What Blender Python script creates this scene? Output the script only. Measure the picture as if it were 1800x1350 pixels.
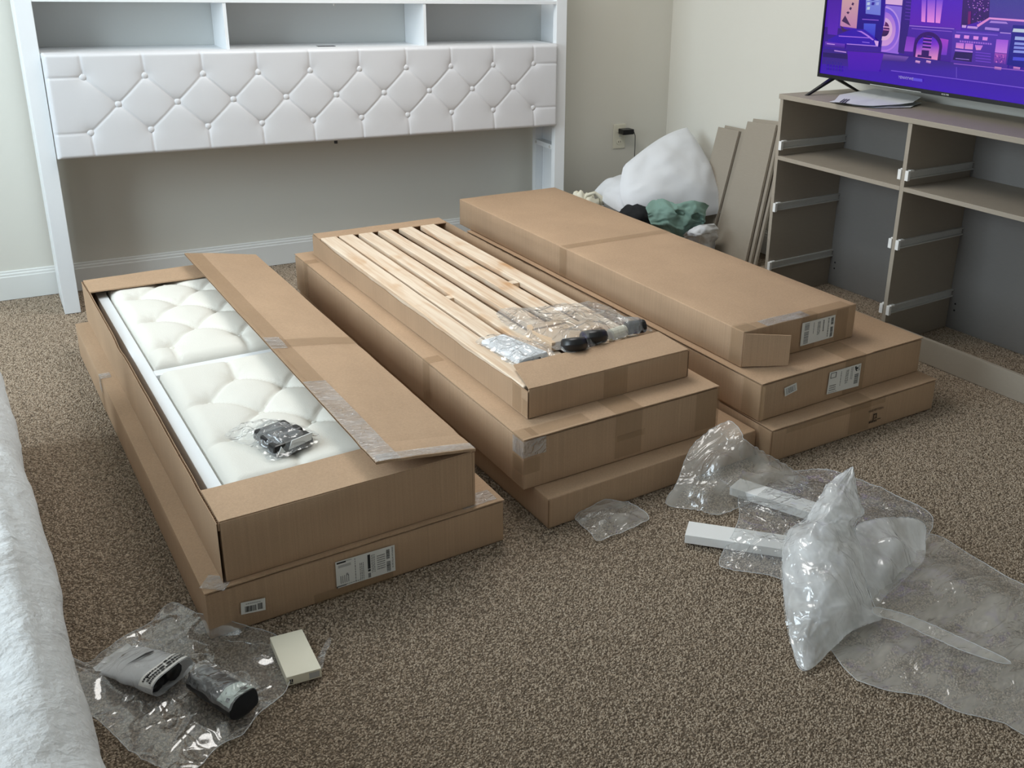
import bpy, bmesh, math, random
from mathutils import Vector, Matrix, noise
random.seed(7)
for o in list(bpy.data.objects): bpy.data.objects.remove(o)
SC = bpy.context.scene
COL = SC.collection

# ------------------------------------------------------------------ camera
cam_d = bpy.data.cameras.new('camera'); cam = bpy.data.objects.new('camera', cam_d); COL.objects.link(cam)
cam_d.sensor_width = 36.0; cam_d.lens = 1710.865 * 36.0 / 1800.0
cam_d.shift_x = -0.099759; cam_d.shift_y = -0.076644; cam_d.clip_start = 0.05; cam_d.clip_end = 60
cam.matrix_world = Matrix([[0.842122, 0.155101, -0.516503, -3.421889], [-0.538076, 0.305824, -0.785459, -4.712816], [0.036134, 0.93937, 0.340997, 1.5], [0, 0, 0, 1]])
SC.camera = cam

# ------------------------------------------------------------------ light
SC.view_settings.view_transform = 'Standard'; SC.view_settings.look = 'None'
SC.view_settings.gamma = 1.0; SC.view_settings.use_curve_mapping = False
SC.view_settings.exposure = 0.35
world = bpy.data.worlds.new('daylight'); SC.world = world; world.use_nodes = True
wb = world.node_tree.nodes['Background']; wb.inputs[0].default_value = (0.62, 0.78, 1.0, 1); wb.inputs[1].default_value = 1.0

def area_light(name, loc, direction, sx, sy, power, color):
    d = bpy.data.lights.new(name, 'AREA'); d.shape = 'RECTANGLE'; d.size = sx; d.size_y = sy; d.energy = power; d.color = color
    o = bpy.data.objects.new(name, d); COL.objects.link(o); o.location = loc
    o.rotation_euler = Vector(direction).to_track_quat('-Z', 'Y').to_euler(); return o
# daylight through the big window beside the head wall; the second light is an added dim fill
area_light('window_light', (-5.28, -1.75, 1.75), (1, 0.05, -0.42), 1.9, 1.5, 70, (0.79, 0.92, 1.0))
area_light('added_side_fill', (-5.28, -5.0, 1.5), (1, 0.05, -0.1), 1.5, 1.4, 5, (0.95, 0.98, 1.0))

# added overhead fill, out of view, to brighten the carton tops
area_light('added_overhead_fill', (-2.0, -1.25, 2.52), (0, 0, -1), 1.3, 1.3, 24, (1.0, 0.98, 0.95)).data.shape = 'DISK'

# ------------------------------------------------------------------ materials
def lin(c):
    return tuple(((v/255.0)/12.92 if v/255.0 <= 0.04045 else ((v/255.0+0.055)/1.055)**2.4) for v in c) + (1.0,)
def nmat(name):
    m = bpy.data.materials.new(name); m.use_nodes = True
    nt = m.node_tree; b = nt.nodes['Principled BSDF']
    return m, nt, b
def N(nt, t, **kw):
    n = nt.nodes.new(t)
    for k, v in kw.items():
        if k.startswith('i_'): n.inputs[k[2:].replace('_', ' ')].default_value = v
        else: setattr(n, k, v)
    return n
def plain(name, rgb, rough=0.5, var=0.05, vscale=6.0, bump=0.0, bscale=300.0, metal=0.0, spec=0.5, stretch=None, detail=3):
    m, nt, b = nmat(name); L = nt.links.new
    tc = N(nt, 'ShaderNodeTexCoord'); src = tc.outputs['Object']
    if stretch:
        mp = N(nt, 'ShaderNodeMapping'); mp.inputs['Scale'].default_value = stretch; L(src, mp.inputs[0]); src = mp.outputs[0]
    n1 = N(nt, 'ShaderNodeTexNoise', i_Scale=vscale, i_Detail=detail); L(src, n1.inputs['Vector'])
    mx = N(nt, 'ShaderNodeMix', data_type='RGBA')
    c = lin(rgb); mx.inputs[6].default_value = tuple(max(0, v*(1-var)) for v in c[:3]) + (1,); mx.inputs[7].default_value = tuple(min(1, v*(1+var)) for v in c[:3]) + (1,)
    L(n1.outputs[0], mx.inputs[0]); L(mx.outputs[2], b.inputs['Base Color'])
    b.inputs['Roughness'].default_value = rough; b.inputs['Metallic'].default_value = metal; b.inputs['Specular IOR Level'].default_value = spec
    if bump:
        n2 = N(nt, 'ShaderNodeTexNoise', i_Scale=bscale, i_Detail=2.0); L(src, n2.inputs['Vector'])
        bp = N(nt, 'ShaderNodeBump', i_Strength=bump, i_Distance=0.002); L(n2.outputs[0], bp.inputs['Height']); L(bp.outputs[0], b.inputs['Normal'])
    return m

M = {}
M['wall'] = plain('wall_paint', (223, 220, 210), 0.85, 0.012, 2.0, 0.12, 500, spec=0.2)
M['ceiling'] = plain('ceiling_paint', (236, 234, 228), 0.9, 0.01, 2.0)
M['trim'] = plain('white_trim_paint', (232, 232, 228), 0.45, 0.01, 3.0)
M['white'] = plain('white_lacquer', (232, 235, 237), 0.38, 0.012, 5.0, 0.02, 150)
M['white_shaded'] = plain('white_shaded_board', (206, 208, 206), 0.5, 0.012, 5.0)  # white lacquer greyed: shade of the cubbies put into the colour
M['leather'] = plain('white_leatherette', (212, 212, 214), 0.42, 0.01, 8.0, 0.10, 700)
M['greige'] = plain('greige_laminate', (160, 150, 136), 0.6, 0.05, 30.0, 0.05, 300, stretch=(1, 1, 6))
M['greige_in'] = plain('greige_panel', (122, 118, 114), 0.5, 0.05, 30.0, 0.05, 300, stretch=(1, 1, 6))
M['black'] = plain('black_plastic', (16, 16, 18), 0.35, 0.1, 20)
M['dark'] = plain('dark_fabric', (26, 28, 32), 0.85, 0.2, 60, 0.4, 500)
M['steel'] = plain('zinc_steel', (206, 206, 202), 0.4, 0.06, 25, metal=0.12)
M['white_plastic'] = plain('white_plastic', (236, 236, 234), 0.4, 0.01, 10)
M['paper'] = plain('paper', (225, 228, 230), 0.8, 0.02, 6)
M['label'] = plain('label_paper', (226, 226, 222), 0.6, 0.02, 20)
M['ink'] = plain('black_ink', (38, 38, 40), 0.7, 0.1, 60)
M['grey_ink'] = plain('grey_ink', (128, 128, 128), 0.7, 0.1, 60)
M['faint_ink'] = plain('faint_ink', (184, 184, 182), 0.7, 0.05, 60)
M['board_ink'] = plain('ink_on_cardboard', (46, 34, 24), 0.8, 0.1, 60)
M['ivory'] = plain('ivory_plastic', (228, 224, 206), 0.4, 0.01, 10)
M['sheet'] = plain('white_sheet', (226, 228, 232), 0.85, 0.02, 12, 0.2, 260)
M['cream_cloth'] = plain('cream_cushion_cloth', (222, 219, 210), 0.85, 0.02, 10, 0.25, 300)
M['green'] = plain('green_cloth', (124, 154, 144), 0.9, 0.08, 20, 0.3, 400)
M['offwhite_box'] = plain('offwhite_card', (233, 228, 208), 0.6, 0.015, 8)
M['bare_wood'] = plain('pale_hardware_wood', (206, 178, 148), 0.6, 0.06, 20)
M['hole'] = plain('dark_hole', (12, 12, 12), 0.9, 0.0, 10)

def mat_carpet():
    m, nt, b = nmat('carpet'); L = nt.links.new
    tc = N(nt, 'ShaderNodeTexCoord'); P = tc.outputs['Object']
    a = N(nt, 'ShaderNodeTexNoise', i_Scale=170.0, i_Detail=3.0, i_Roughness=0.7); L(P, a.inputs['Vector'])
    v = N(nt, 'ShaderNodeTexVoronoi', i_Scale=150.0); L(P, v.inputs['Vector'])
    r = N(nt, 'ShaderNodeValToRGB'); L(a.outputs[0], r.inputs[0])
    cr = r.color_ramp; cr.elements[0].position = 0.3; cr.elements[0].color = lin((92, 80, 68)); cr.elements[1].position = 0.72; cr.elements[1].color = lin((150, 135, 118))
    e = cr.elements.new(0.5); e.color = lin((122, 108, 93))
    big = N(nt, 'ShaderNodeTexNoise', i_Scale=3.0, i_Detail=3.0); L(P, big.inputs['Vector'])
    mr = N(nt, 'ShaderNodeMapRange'); mr.inputs[3].default_value = 0.86; mr.inputs[4].default_value = 1.12; L(big.outputs[0], mr.inputs[0])
    mul = N(nt, 'ShaderNodeMix', data_type='RGBA', blend_type='MULTIPLY'); mul.inputs[0].default_value = 1.0
    L(r.outputs[0], mul.inputs[6]); L(mr.outputs[0], mul.inputs[7]); L(mul.outputs[2], b.inputs['Base Color'])
    b.inputs['Roughness'].default_value = 0.95; b.inputs['Specular IOR Level'].default_value = 0.1
    ad = N(nt, 'ShaderNodeMath', operation='SUBTRACT'); L(a.outputs[0], ad.inputs[0]); L(v.outputs['Distance'], ad.inputs[1])
    bp = N(nt, 'ShaderNodeBump', i_Strength=1.0, i_Distance=0.006); L(ad.outputs[0], bp.inputs['Height']); L(bp.outputs[0], b.inputs['Normal'])
    return m
M['carpet'] = mat_carpet()
def mat_tuft():
    m, nt, b = nmat('carpet_yarn'); L = nt.links.new
    oi = N(nt, 'ShaderNodeObjectInfo'); r = N(nt, 'ShaderNodeValToRGB'); L(oi.outputs['Random'], r.inputs[0])
    cr = r.color_ramp; cr.elements[0].position = 0.0; cr.elements[0].color = lin((132, 117, 100)); cr.elements[1].position = 1.0; cr.elements[1].color = lin((190, 174, 155))
    e = cr.elements.new(0.45); e.color = lin((162, 145, 126))
    L(r.outputs[0], b.inputs['Base Color']); b.inputs['Roughness'].default_value = 0.95; b.inputs['Specular IOR Level'].default_value = 0.1
    return m
M['yarn'] = mat_tuft()

def mat_card(name, rgb, dark=1.0):
    m, nt, b = nmat(name); L = nt.links.new
    tc = N(nt, 'ShaderNodeTexCoord'); P = tc.outputs['Object']
    n1 = N(nt, 'ShaderNodeTexNoise', i_Scale=5.0, i_Detail=4.0); L(P, n1.inputs['Vector'])
    mp = N(nt, 'ShaderNodeMapping'); mp.inputs['Scale'].default_value = (170, 170, 2.0); L(P, mp.inputs[0])
    fl = N(nt, 'ShaderNodeTexNoise', i_Scale=1.0, i_Detail=1.0); L(mp.outputs[0], fl.inputs['Vector'])
    fi = N(nt, 'ShaderNodeTexNoise', i_Scale=420.0, i_Detail=2.0); L(P, fi.inputs['Vector'])
    s1 = N(nt, 'ShaderNodeMath', operation='MULTIPLY'); s1.inputs[1].default_value = 0.30; L(fl.outputs[0], s1.inputs[0])
    s2 = N(nt, 'ShaderNodeMath', operation='MULTIPLY'); s2.inputs[1].default_value = 0.35; L(fi.outputs[0], s2.inputs[0])
    s3 = N(nt, 'ShaderNodeMath', operation='MULTIPLY'); s3.inputs[1].default_value = 0.35; L(n1.outputs[0], s3.inputs[0])
    a1 = N(nt, 'ShaderNodeMath', operation='ADD'); L(s1.outputs[0], a1.inputs[0]); L(s2.outputs[0], a1.inputs[1])
    a2 = N(nt, 'ShaderNodeMath', operation='ADD'); L(a1.outputs[0], a2.inputs[0]); L(s3.outputs[0], a2.inputs[1])
    r = N(nt, 'ShaderNodeValToRGB'); L(a2.outputs[0], r.inputs[0]); c = lin(rgb)
    cr = r.color_ramp; cr.elements[0].position = 0.25; cr.elements[0].color = tuple(v*0.80 for v in c[:3]) + (1,)
    cr.elements[1].position = 0.75; cr.elements[1].color = tuple(min(1, v*1.18) for v in c[:3]) + (1,)
    L(r.outputs[0], b.inputs['Base Color']); b.inputs['Roughness'].default_value = 0.72; b.inputs['Specular IOR Level'].default_value = 0.25
    bp = N(nt, 'ShaderNodeBump', i_Strength=0.22, i_Distance=0.001); L(a1.outputs[0], bp.inputs['Height']); L(bp.outputs[0], b.inputs['Normal'])
    return m
M['card'] = mat_card('brown_cardboard', (180, 151, 123))
M['card_edge'] = mat_card('cardboard_raw_edge', (142, 114, 88))

def mat_tape(name, rgb, alpha):
    m, nt, b = nmat(name); L = nt.links.new
    tc = N(nt, 'ShaderNodeTexCoord')
    n = N(nt, 'ShaderNodeTexNoise', i_Scale=90.0, i_Detail=3.0); L(tc.outputs['Object'], n.inputs['Vector'])
    b.inputs['Base Color'].default_value = lin(rgb); b.inputs['Roughness'].default_value = 0.3; b.inputs['Specular IOR Level'].default_value = 0.3; b.inputs['Alpha'].default_value = alpha
    bp = N(nt, 'ShaderNodeBump', i_Strength=0.3, i_Distance=0.001); L(n.outputs[0], bp.inputs['Height']); L(bp.outputs[0], b.inputs['Normal'])
    return m
M['tape'] = mat_tape('tan_packing_tape', (170, 141, 107), 0.26)

def mat_film(name, haze, rgb, rough=0.08, bscale=45.0, bstr=0.8, gloss=1.0, stretch=(1, 1, 1), through=0.2):
    m = bpy.data.materials.new(name); m.use_nodes = True; nt = m.node_tree; nt.nodes.clear(); L = nt.links.new
    out = N(nt, 'ShaderNodeOutputMaterial')
    tc = N(nt, 'ShaderNodeTexCoord'); mp = N(nt, 'ShaderNodeMapping'); mp.inputs['Scale'].default_value = stretch; L(tc.outputs['Object'], mp.inputs[0])
    last = None
    for sc, w, amp in ((bscale*0.45, 0.035, 1.0), (bscale*1.2, 0.05, 0.55)):
        n1 = N(nt, 'ShaderNodeTexNoise', i_Scale=sc, i_Detail=1.5, i_Distortion=0.9); L(mp.outputs[0], n1.inputs['Vector'])
        a = N(nt, 'ShaderNodeMath', operation='SUBTRACT'); a.inputs[1].default_value = 0.5; L(n1.outputs[0], a.inputs[0])
        b = N(nt, 'ShaderNodeMath', operation='ABSOLUTE'); L(a.outputs[0], b.inputs[0])
        c = N(nt, 'ShaderNodeMapRange', interpolation_type='SMOOTHSTEP'); c.inputs[1].default_value = 0.0; c.inputs[2].default_value = w; c.inputs[3].default_value = amp; c.inputs[4].default_value = 0.0; L(b.outputs[0], c.inputs[0])
        d = N(nt, 'ShaderNodeMath', operation='MULTIPLY_ADD'); d.inputs[1].default_value = 1.2; L(n1.outputs[0], d.inputs[0]); L(c.outputs[0], d.inputs[2])
        if last is None: last = d
        else:
            e = N(nt, 'ShaderNodeMath', operation='ADD'); L(last.outputs[0], e.inputs[0]); L(d.outputs[0], e.inputs[1]); last = e
    bp = N(nt, 'ShaderNodeBump', i_Strength=bstr, i_Distance=0.006); L(last.outputs[0], bp.inputs['Height'])
    tr = N(nt, 'ShaderNodeBsdfTransparent'); tr.inputs[0].default_value = (0.97, 0.975, 0.97, 1)
    df = N(nt, 'ShaderNodeBsdfDiffuse'); df.inputs[0].default_value = lin(rgb)
    tl = N(nt, 'ShaderNodeBsdfTranslucent'); tl.inputs[0].default_value = lin(rgb)
    m1 = N(nt, 'ShaderNodeMixShader'); m1.inputs[0].default_value = through; L(df.outputs[0], m1.inputs[1]); L(tl.outputs[0], m1.inputs[2])
    n2 = N(nt, 'ShaderNodeTexNoise', i_Scale=9.0, i_Detail=3.0); L(mp.outputs[0], n2.inputs['Vector'])
    mr = N(nt, 'ShaderNodeMapRange'); mr.inputs[1].default_value = 0.3; mr.inputs[2].default_value = 0.7; mr.inputs[3].default_value = haze*0.6; mr.inputs[4].default_value = min(1, haze*1.4); L(n2.outputs[0], mr.inputs[0])
    m2 = N(nt, 'ShaderNodeMixShader'); L(mr.outputs[0], m2.inputs[0]); L(tr.outputs[0], m2.inputs[1]); L(m1.outputs[0], m2.inputs[2])
    gl = N(nt, 'ShaderNodeBsdfGlossy'); gl.inputs['Roughness'].default_value = rough; L(bp.outputs[0], gl.inputs['Normal'])
    ge = N(nt, 'ShaderNodeNewGeometry'); dt = N(nt, 'ShaderNodeVectorMath', operation='DOT_PRODUCT'); L(bp.outputs[0], dt.inputs[0]); L(ge.outputs['Incoming'], dt.inputs[1])
    ab = N(nt, 'ShaderNodeMath', operation='ABSOLUTE'); L(dt.outputs['Value'], ab.inputs[0])
    om = N(nt, 'ShaderNodeMath', operation='SUBTRACT'); om.inputs[0].default_value = 1.0; L(ab.outputs[0], om.inputs[1])
    pw = N(nt, 'ShaderNodeMath', operation='POWER'); pw.inputs[1].default_value = 4.0; L(om.outputs[0], pw.inputs[0])
    fa = N(nt, 'ShaderNodeMath', operation='MULTIPLY_ADD'); fa.inputs[1].default_value = 0.5; fa.inputs[2].default_value = 0.07; L(pw.outputs[0], fa.inputs[0])
    fm = N(nt, 'ShaderNodeMath', operation='MULTIPLY'); fm.inputs[1].default_value = gloss; L(fa.outputs[0], fm.inputs[0]); fm.use_clamp = True
    m3 = N(nt, 'ShaderNodeMixShader'); L(fm.outputs[0], m3.inputs[0]); L(m2.outputs[0], m3.inputs[1]); L(gl.outputs[0], m3.inputs[2])
    L(m3.outputs[0], out.inputs['Surface'])
    return m
M['film'] = mat_film('clear_film', 0.15, (228, 231, 234), 0.12, 16, 0.6, 1.6)
M['film_thin'] = mat_film('clear_bag_film', 0.13, (228, 231, 232), 0.10, 9, 0.45, 1.7)
M['film_grey'] = mat_film('hazy_film', 0.33, (224, 220, 212), 0.15, 10, 0.5, 1.3, (1.0, 2.2, 1))
M['film_white'] = mat_film('milky_film', 0.76, (252, 253, 254), 0.14, 12, 0.35, 1.4, (2.0, 1.0, 1), 0.45)
M['film_edge'] = mat_film('film_fold_edge', 0.5, (236, 238, 240), 0.2, 30, 0.3, 1.0)
M['film_tape'] = mat_film('clear_packing_tape', 0.30, (240, 240, 240), 0.14, 30, 0.9, 1.4, (1, 3, 1))
M['pouch'] = mat_film('white_printed_pouch', 0.93, (214, 216, 218), 0.25, 30, 0.3, 1.0)

def mat_pine():
    m, nt, b = nmat('pale_pine'); L = nt.links.new
    tc = N(nt, 'ShaderNodeTexCoord'); oi = N(nt, 'ShaderNodeObjectInfo')
    av = N(nt, 'ShaderNodeVectorMath', operation='ADD'); L(tc.outputs['Object'], av.inputs[0]); L(oi.outputs['Random'], av.inputs[1])
    mp = N(nt, 'ShaderNodeMapping'); mp.inputs['Scale'].default_value = (40, 2.2, 40); L(av.outputs[0], mp.inputs[0])
    n1 = N(nt, 'ShaderNodeTexNoise', i_Scale=1.5, i_Detail=5.0, i_Distortion=0.6); L(mp.outputs[0], n1.inputs['Vector'])
    mp2 = N(nt, 'ShaderNodeMapping'); mp2.inputs['Scale'].default_value = (9, 4, 9); L(av.outputs[0], mp2.inputs[0])
    n2 = N(nt, 'ShaderNodeTexNoise', i_Scale=1.2, i_Detail=2.0); L(mp2.outputs[0], n2.inputs['Vector'])
    r = N(nt, 'ShaderNodeValToRGB'); L(n1.outputs[0], r.inputs[0]); cr = r.color_ramp
    cr.elements[0].position = 0.3; cr.elements[0].color = lin((210, 180, 150)); cr.elements[1].position = 0.62; cr.elements[1].color = lin((230, 212, 190))
    r2 = N(nt, 'ShaderNodeValToRGB'); L(n2.outputs[0], r2.inputs[0]); cr = r2.color_ramp
    cr.elements[0].position = 0.25; cr.elements[0].color = lin((232, 206, 176)); cr.elements[1].position = 0.42; cr.elements[1].color = (1, 1, 1, 1)
    mul = N(nt, 'ShaderNodeMix', data_type='RGBA', blend_type='MULTIPLY'); mul.inputs[0].default_value = 1.0
    L(r.outputs[0], mul.inputs[6]); L(r2.outputs[0], mul.inputs[7]); L(mul.outputs[2], b.inputs['Base Color'])
    b.inputs['Roughness'].default_value = 0.6; b.inputs['Specular IOR Level'].default_value = 0.3
    bp = N(nt, 'ShaderNodeBump', i_Strength=0.2, i_Distance=0.001); L(n1.outputs[0], bp.inputs['Height']); L(bp.outputs[0], b.inputs['Normal'])
    return m
M['pine'] = mat_pine()

def mat_quilt():
    m, nt, b = nmat('white_quilt'); L = nt.links.new
    tc = N(nt, 'ShaderNodeTexCoord'); P = tc.outputs['Object']
    n1 = N(nt, 'ShaderNodeTexNoise', i_Scale=14.0, i_Detail=4.0, i_Distortion=0.8); L(P, n1.inputs['Vector'])
    n2 = N(nt, 'ShaderNodeTexNoise', i_Scale=90.0, i_Detail=3.0); L(P, n2.inputs['Vector'])
    s = N(nt, 'ShaderNodeMath', operation='MULTIPLY'); s.inputs[1].default_value = 0.3; L(n2.outputs[0], s.inputs[0])
    a = N(nt, 'ShaderNodeMath', operation='ADD'); L(n1.outputs[0], a.inputs[0]); L(s.outputs[0], a.inputs[1])
    bp = N(nt, 'ShaderNodeBump', i_Strength=0.55, i_Distance=0.02); L(a.outputs[0], bp.inputs['Height']); L(bp.outputs[0], b.inputs['Normal'])
    b.inputs['Base Color'].default_value = lin((220, 221, 221)); b.inputs['Roughness'].default_value = 0.9; b.inputs['Specular IOR Level'].default_value = 0.15
    return m
M['quilt'] = mat_quilt()

def mat_screen():
    m = bpy.data.materials.new('lit_screen'); m.use_nodes = True; nt = m.node_tree; nt.nodes.clear(); L = nt.links.new
    out = N(nt, 'ShaderNodeOutputMaterial'); at = N(nt, 'ShaderNodeVertexColor', layer_name='Col')
    em = N(nt, 'ShaderNodeEmission', i_Strength=0.60); L(at.outputs[0], em.inputs[0])
    gl = N(nt, 'ShaderNodeBsdfGlossy'); gl.inputs['Roughness'].default_value = 0.25; gl.inputs[0].default_value = (0.03, 0.03, 0.03, 1)
    ad = N(nt, 'ShaderNodeAddShader'); L(em.outputs[0], ad.inputs[0]); L(gl.outputs[0], ad.inputs[1]); L(ad.outputs[0], out.inputs['Surface'])
    return m
M['screen'] = mat_screen()

# ------------------------------------------------------------------ mesh helpers
class MB:
    def __init__(s): s.v = []; s.f = []; s.c = None
    def add(s, vs, fs):
        k = len(s.v); s.v += [tuple(p) for p in vs]; s.f += [tuple(i + k for i in f) for f in fs]; return s
    def box(s, x0, x1, y0, y1, z0, z1):
        return s.add([(x0, y0, z0), (x1, y0, z0), (x1, y1, z0), (x0, y1, z0), (x0, y0, z1), (x1, y0, z1), (x1, y1, z1), (x0, y1, z1)],
                     [(0, 3, 2, 1), (4, 5, 6, 7), (0, 1, 5, 4), (1, 2, 6, 5), (2, 3, 7, 6), (3, 0, 4, 7)])
    def hexa(s, b, t):   # four bottom points, four top points
        return s.add(list(b) + list(t), [(0, 3, 2, 1), (4, 5, 6, 7), (0, 1, 5, 4), (1, 2, 6, 5), (2, 3, 7, 6), (3, 0, 4, 7)])
    def prism(s, poly, z0, z1, ax='z'):
        n = len(poly)
        def P(a, b, c): return {'z': (a, b, c), 'y': (a, c, b), 'x': (c, a, b)}[ax]
        vs = [P(a, b, z0) for a, b in poly] + [P(a, b, z1) for a, b in poly]
        return s.add(vs, [tuple(range(n - 1, -1, -1)), tuple(range(n, 2*n))] + [(i, (i+1) % n, n + (i+1) % n, n + i) for i in range(n)])
    def tube(s, pts, r, n=8, cap=True):
        pts = [Vector(p) for p in pts]; k = len(s.v); rings = []
        for i, p in enumerate(pts):
            d = (pts[min(i+1, len(pts)-1)] - pts[max(i-1, 0)]).normalized()
            a = d.orthogonal().normalized() if i == 0 else (rings[-1][1] - d*rings[-1][1].dot(d)).normalized()
            b = d.cross(a); rr = r[i] if isinstance(r, (list, tuple)) else r
            rings.append(([p + (a*math.cos(2*math.pi*j/n) + b*math.sin(2*math.pi*j/n))*rr for j in range(n)], a))
        vs = [q for g, _ in rings for q in g]; fs = []
        for i in range(len(pts)-1):
            for j in range(n): fs.append((i*n+j, i*n+(j+1) % n, (i+1)*n+(j+1) % n, (i+1)*n+j))
        if cap: fs += [tuple(range(n-1, -1, -1)), tuple(range((len(pts)-1)*n, len(pts)*n))]
        return s.add(vs, fs)
    def grid(s, fn, nu, nv):
        vs = [fn(i/nu, j/nv) for j in range(nv+1) for i in range(nu+1)]
        return s.add(vs, [(j*(nu+1)+i, j*(nu+1)+i+1, (j+1)*(nu+1)+i+1, (j+1)*(nu+1)+i) for j in range(nv) for i in range(nu)])
    def disc(s, c, r, n, ax='y', depth=0.0):
        vs = []
        for j in range(n):
            a, b = r*math.cos(2*math.pi*j/n), r*math.sin(2*math.pi*j/n)
            vs.append({'y': (c[0]+a, c[1], c[2]+b), 'z': (c[0]+a, c[1]+b, c[2]), 'x': (c[0], c[1]+a, c[2]+b)}[ax])
        return s.add(vs, [tuple(range(n))])

def obj(name, mb, mat, parent=None, bevel=0.0, smooth=False, loc=None, seg=2, kind=None, label=None):
    me = bpy.data.meshes.new(name); me.from_pydata(mb.v, [], mb.f)
    bm = bmesh.new(); bm.from_mesh(me)
    if bevel: 
        bmesh.ops.remove_doubles(bm, verts=bm.verts, dist=1e-6)
        es = [e for e in bm.edges if e.is_manifold and e.calc_face_angle(0) > 0.5]
        bmesh.ops.bevel(bm, geom=es, offset=bevel, segments=seg, affect='EDGES', profile=0.6)
    bmesh.ops.recalc_face_normals(bm, faces=bm.faces); bm.to_mesh(me); bm.free()
    if isinstance(mat, str): mat = M[mat]
    me.materials.append(mat)
    if smooth:
        for p in me.polygons: p.use_smooth = True
    o = bpy.data.objects.new(name, me); COL.objects.link(o)
    if parent is not None: o.parent = parent
    if loc: o.location = loc
    if kind: o['kind'] = kind
    if label: o['label'] = label
    return o
def tag(o, label, cat, group=None):
    o['label'] = label; o['category'] = cat
    if group: o['group'] = group
    return o
def thing(name, label, cat, loc=(0, 0, 0), rotz=0.0, group=None):
    o = bpy.data.objects.new(name, None); COL.objects.link(o); o.empty_display_size = 0.1
    o.location = loc; o.rotation_euler = (0, 0, rotz); return tag(o, label, cat, group)
def struct(name, mb, mat, bevel=0.0):
    o = obj(name, mb, mat, bevel=bevel); o['kind'] = 'structure'; return o
def nz(x, y, z=0.0): return noise.noise(Vector((x, y, z)))
def fbm(x, y, z=0.0, o=4): return noise.fractal(Vector((x, y, z)), 1.0, 2.0, o)
def ridge(x, y, z=0.0):
    d = noise.voronoi(Vector((x + 0.35*nz(x*1.7, y*1.7, z), y + 0.35*nz(x*1.7, y*1.7, z+9), z)))[0]
    return min(0.5, d[1] - d[0])
def text_polys(txt, size=1.0):
    """letters as flat polygons: list of vertices (x, y) and faces, centred, cap height about 0.7*size"""
    cu = bpy.data.curves.new('lettering', 'FONT'); cu.body = txt; cu.size = size; cu.align_x = 'CENTER'; cu.align_y = 'CENTER'; cu.resolution_u = 2
    t = bpy.data.objects.new('lettering', cu); COL.objects.link(t)
    dg = bpy.context.evaluated_depsgraph_get(); me = t.evaluated_get(dg).to_mesh()
    v = [(p.co.x, p.co.y) for p in me.vertices]; f = [tuple(p.vertices) for p in me.polygons]
    t.evaluated_get(dg).to_mesh_clear(); bpy.data.objects.remove(t); bpy.data.curves.remove(cu)
    return v, f

# ================================================================== SETTING
XL, YF, ZC = -5.2, -6.4, 2.6
WT = 0.032                                   # the right wall runs very slightly out of square
def wx(y): return -WT*y
struct('floor', MB().box(XL-0.1, 0.5, YF-0.1, 0.1, -0.12, -0.004), 'carpet')
struct('wall_back', MB().box(XL-0.1, 0.35, 0.0, 0.1, -0.05, ZC), 'wall')
struct('wall_right', MB().prism([(0, 0), (wx(YF), YF), (wx(YF)+0.1, YF), (0.1, 0.05)], -0.05, ZC), 'wall')
struct('wall_front', MB().box(XL-0.1, 0.35, YF-0.1, YF, -0.05, ZC), 'wall')
struct('ceiling', MB().box(XL-0.1, 0.35, YF-0.1, 0.1, ZC, ZC+0.1), 'ceiling')
wl = MB()
ops = [(-2.75, -0.75, 0.95, 2.48), (-5.8, -4.2, 0.75, 2.25)]  # the second opening is made up for the added side fill
for y0, y1, z0, z1 in ((YF, -5.8, -0.05, ZC), (-5.8, -4.2, -0.05, 0.75), (-5.8, -4.2, 2.25, ZC), (-4.2, -2.75, -0.05, ZC), (-2.75, -0.75, -0.05, 0.95), (-2.75, -0.75, 2.48, ZC), (-0.75, 0, -0.05, ZC)):
    wl.box(XL-0.1, XL, y0, y1, z0, z1)
struct('wall_left', wl, 'wall')
for i, (y0, y1, z0, z1) in enumerate(ops):
    f = MB(); t = 0.05
    f.box(XL-0.08, XL+0.015, y0-0.06, y0+t, z0-0.06, z1+0.06); f.box(XL-0.08, XL+0.015, y1-t, y1+0.06, z0-0.06, z1+0.06)
    f.box(XL-0.08, XL+0.015, y0, y1, z0-0.06, z0+t); f.box(XL-0.08, XL+0.015, y0, y1, z1-t, z1+0.06)
    f.box(XL-0.06, XL-0.03, y0, y1, (z0+z1)/2-0.02, (z0+z1)/2+0.02); f.box(XL-0.06, XL-0.03, (y0+y1)/2-0.02, (y0+y1)/2+0.02, z0, z1)
    struct('window_%d' % (i+1), f, 'trim')  # the second one only frames the added side fill
BH = 0.1256
def base_profile(): return [(0, 0), (0.014, 0), (0.014, BH-0.026), (0.011, BH-0.022), (0.011, BH-0.014), (0.007, BH-0.009), (0.007, BH-0.003), (0.004, BH), (0, BH)]
bb = MB(); pr = base_profile(); n = len(pr)
bb.add([(XL, -a, b) for a, b in pr] + [(0.0, -a, b) for a, b in pr], [tuple(range(n)), tuple(range(2*n-1, n-1, -1))] + [(i, n+i, n+(i+1) % n, (i+1) % n) for i in range(n)])
struct('baseboard_back', bb, 'trim')
br = MB(); br.add([(-a, -0.014, b) for a, b in pr] + [(wx(YF)-a, YF, b) for a, b in pr], [tuple(range(n)), tuple(range(2*n-1, n-1, -1))] + [(i, n+i, n+(i+1) % n, (i+1) % n) for i in range(n)])
struct('baseboard_right', br, 'trim')

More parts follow.
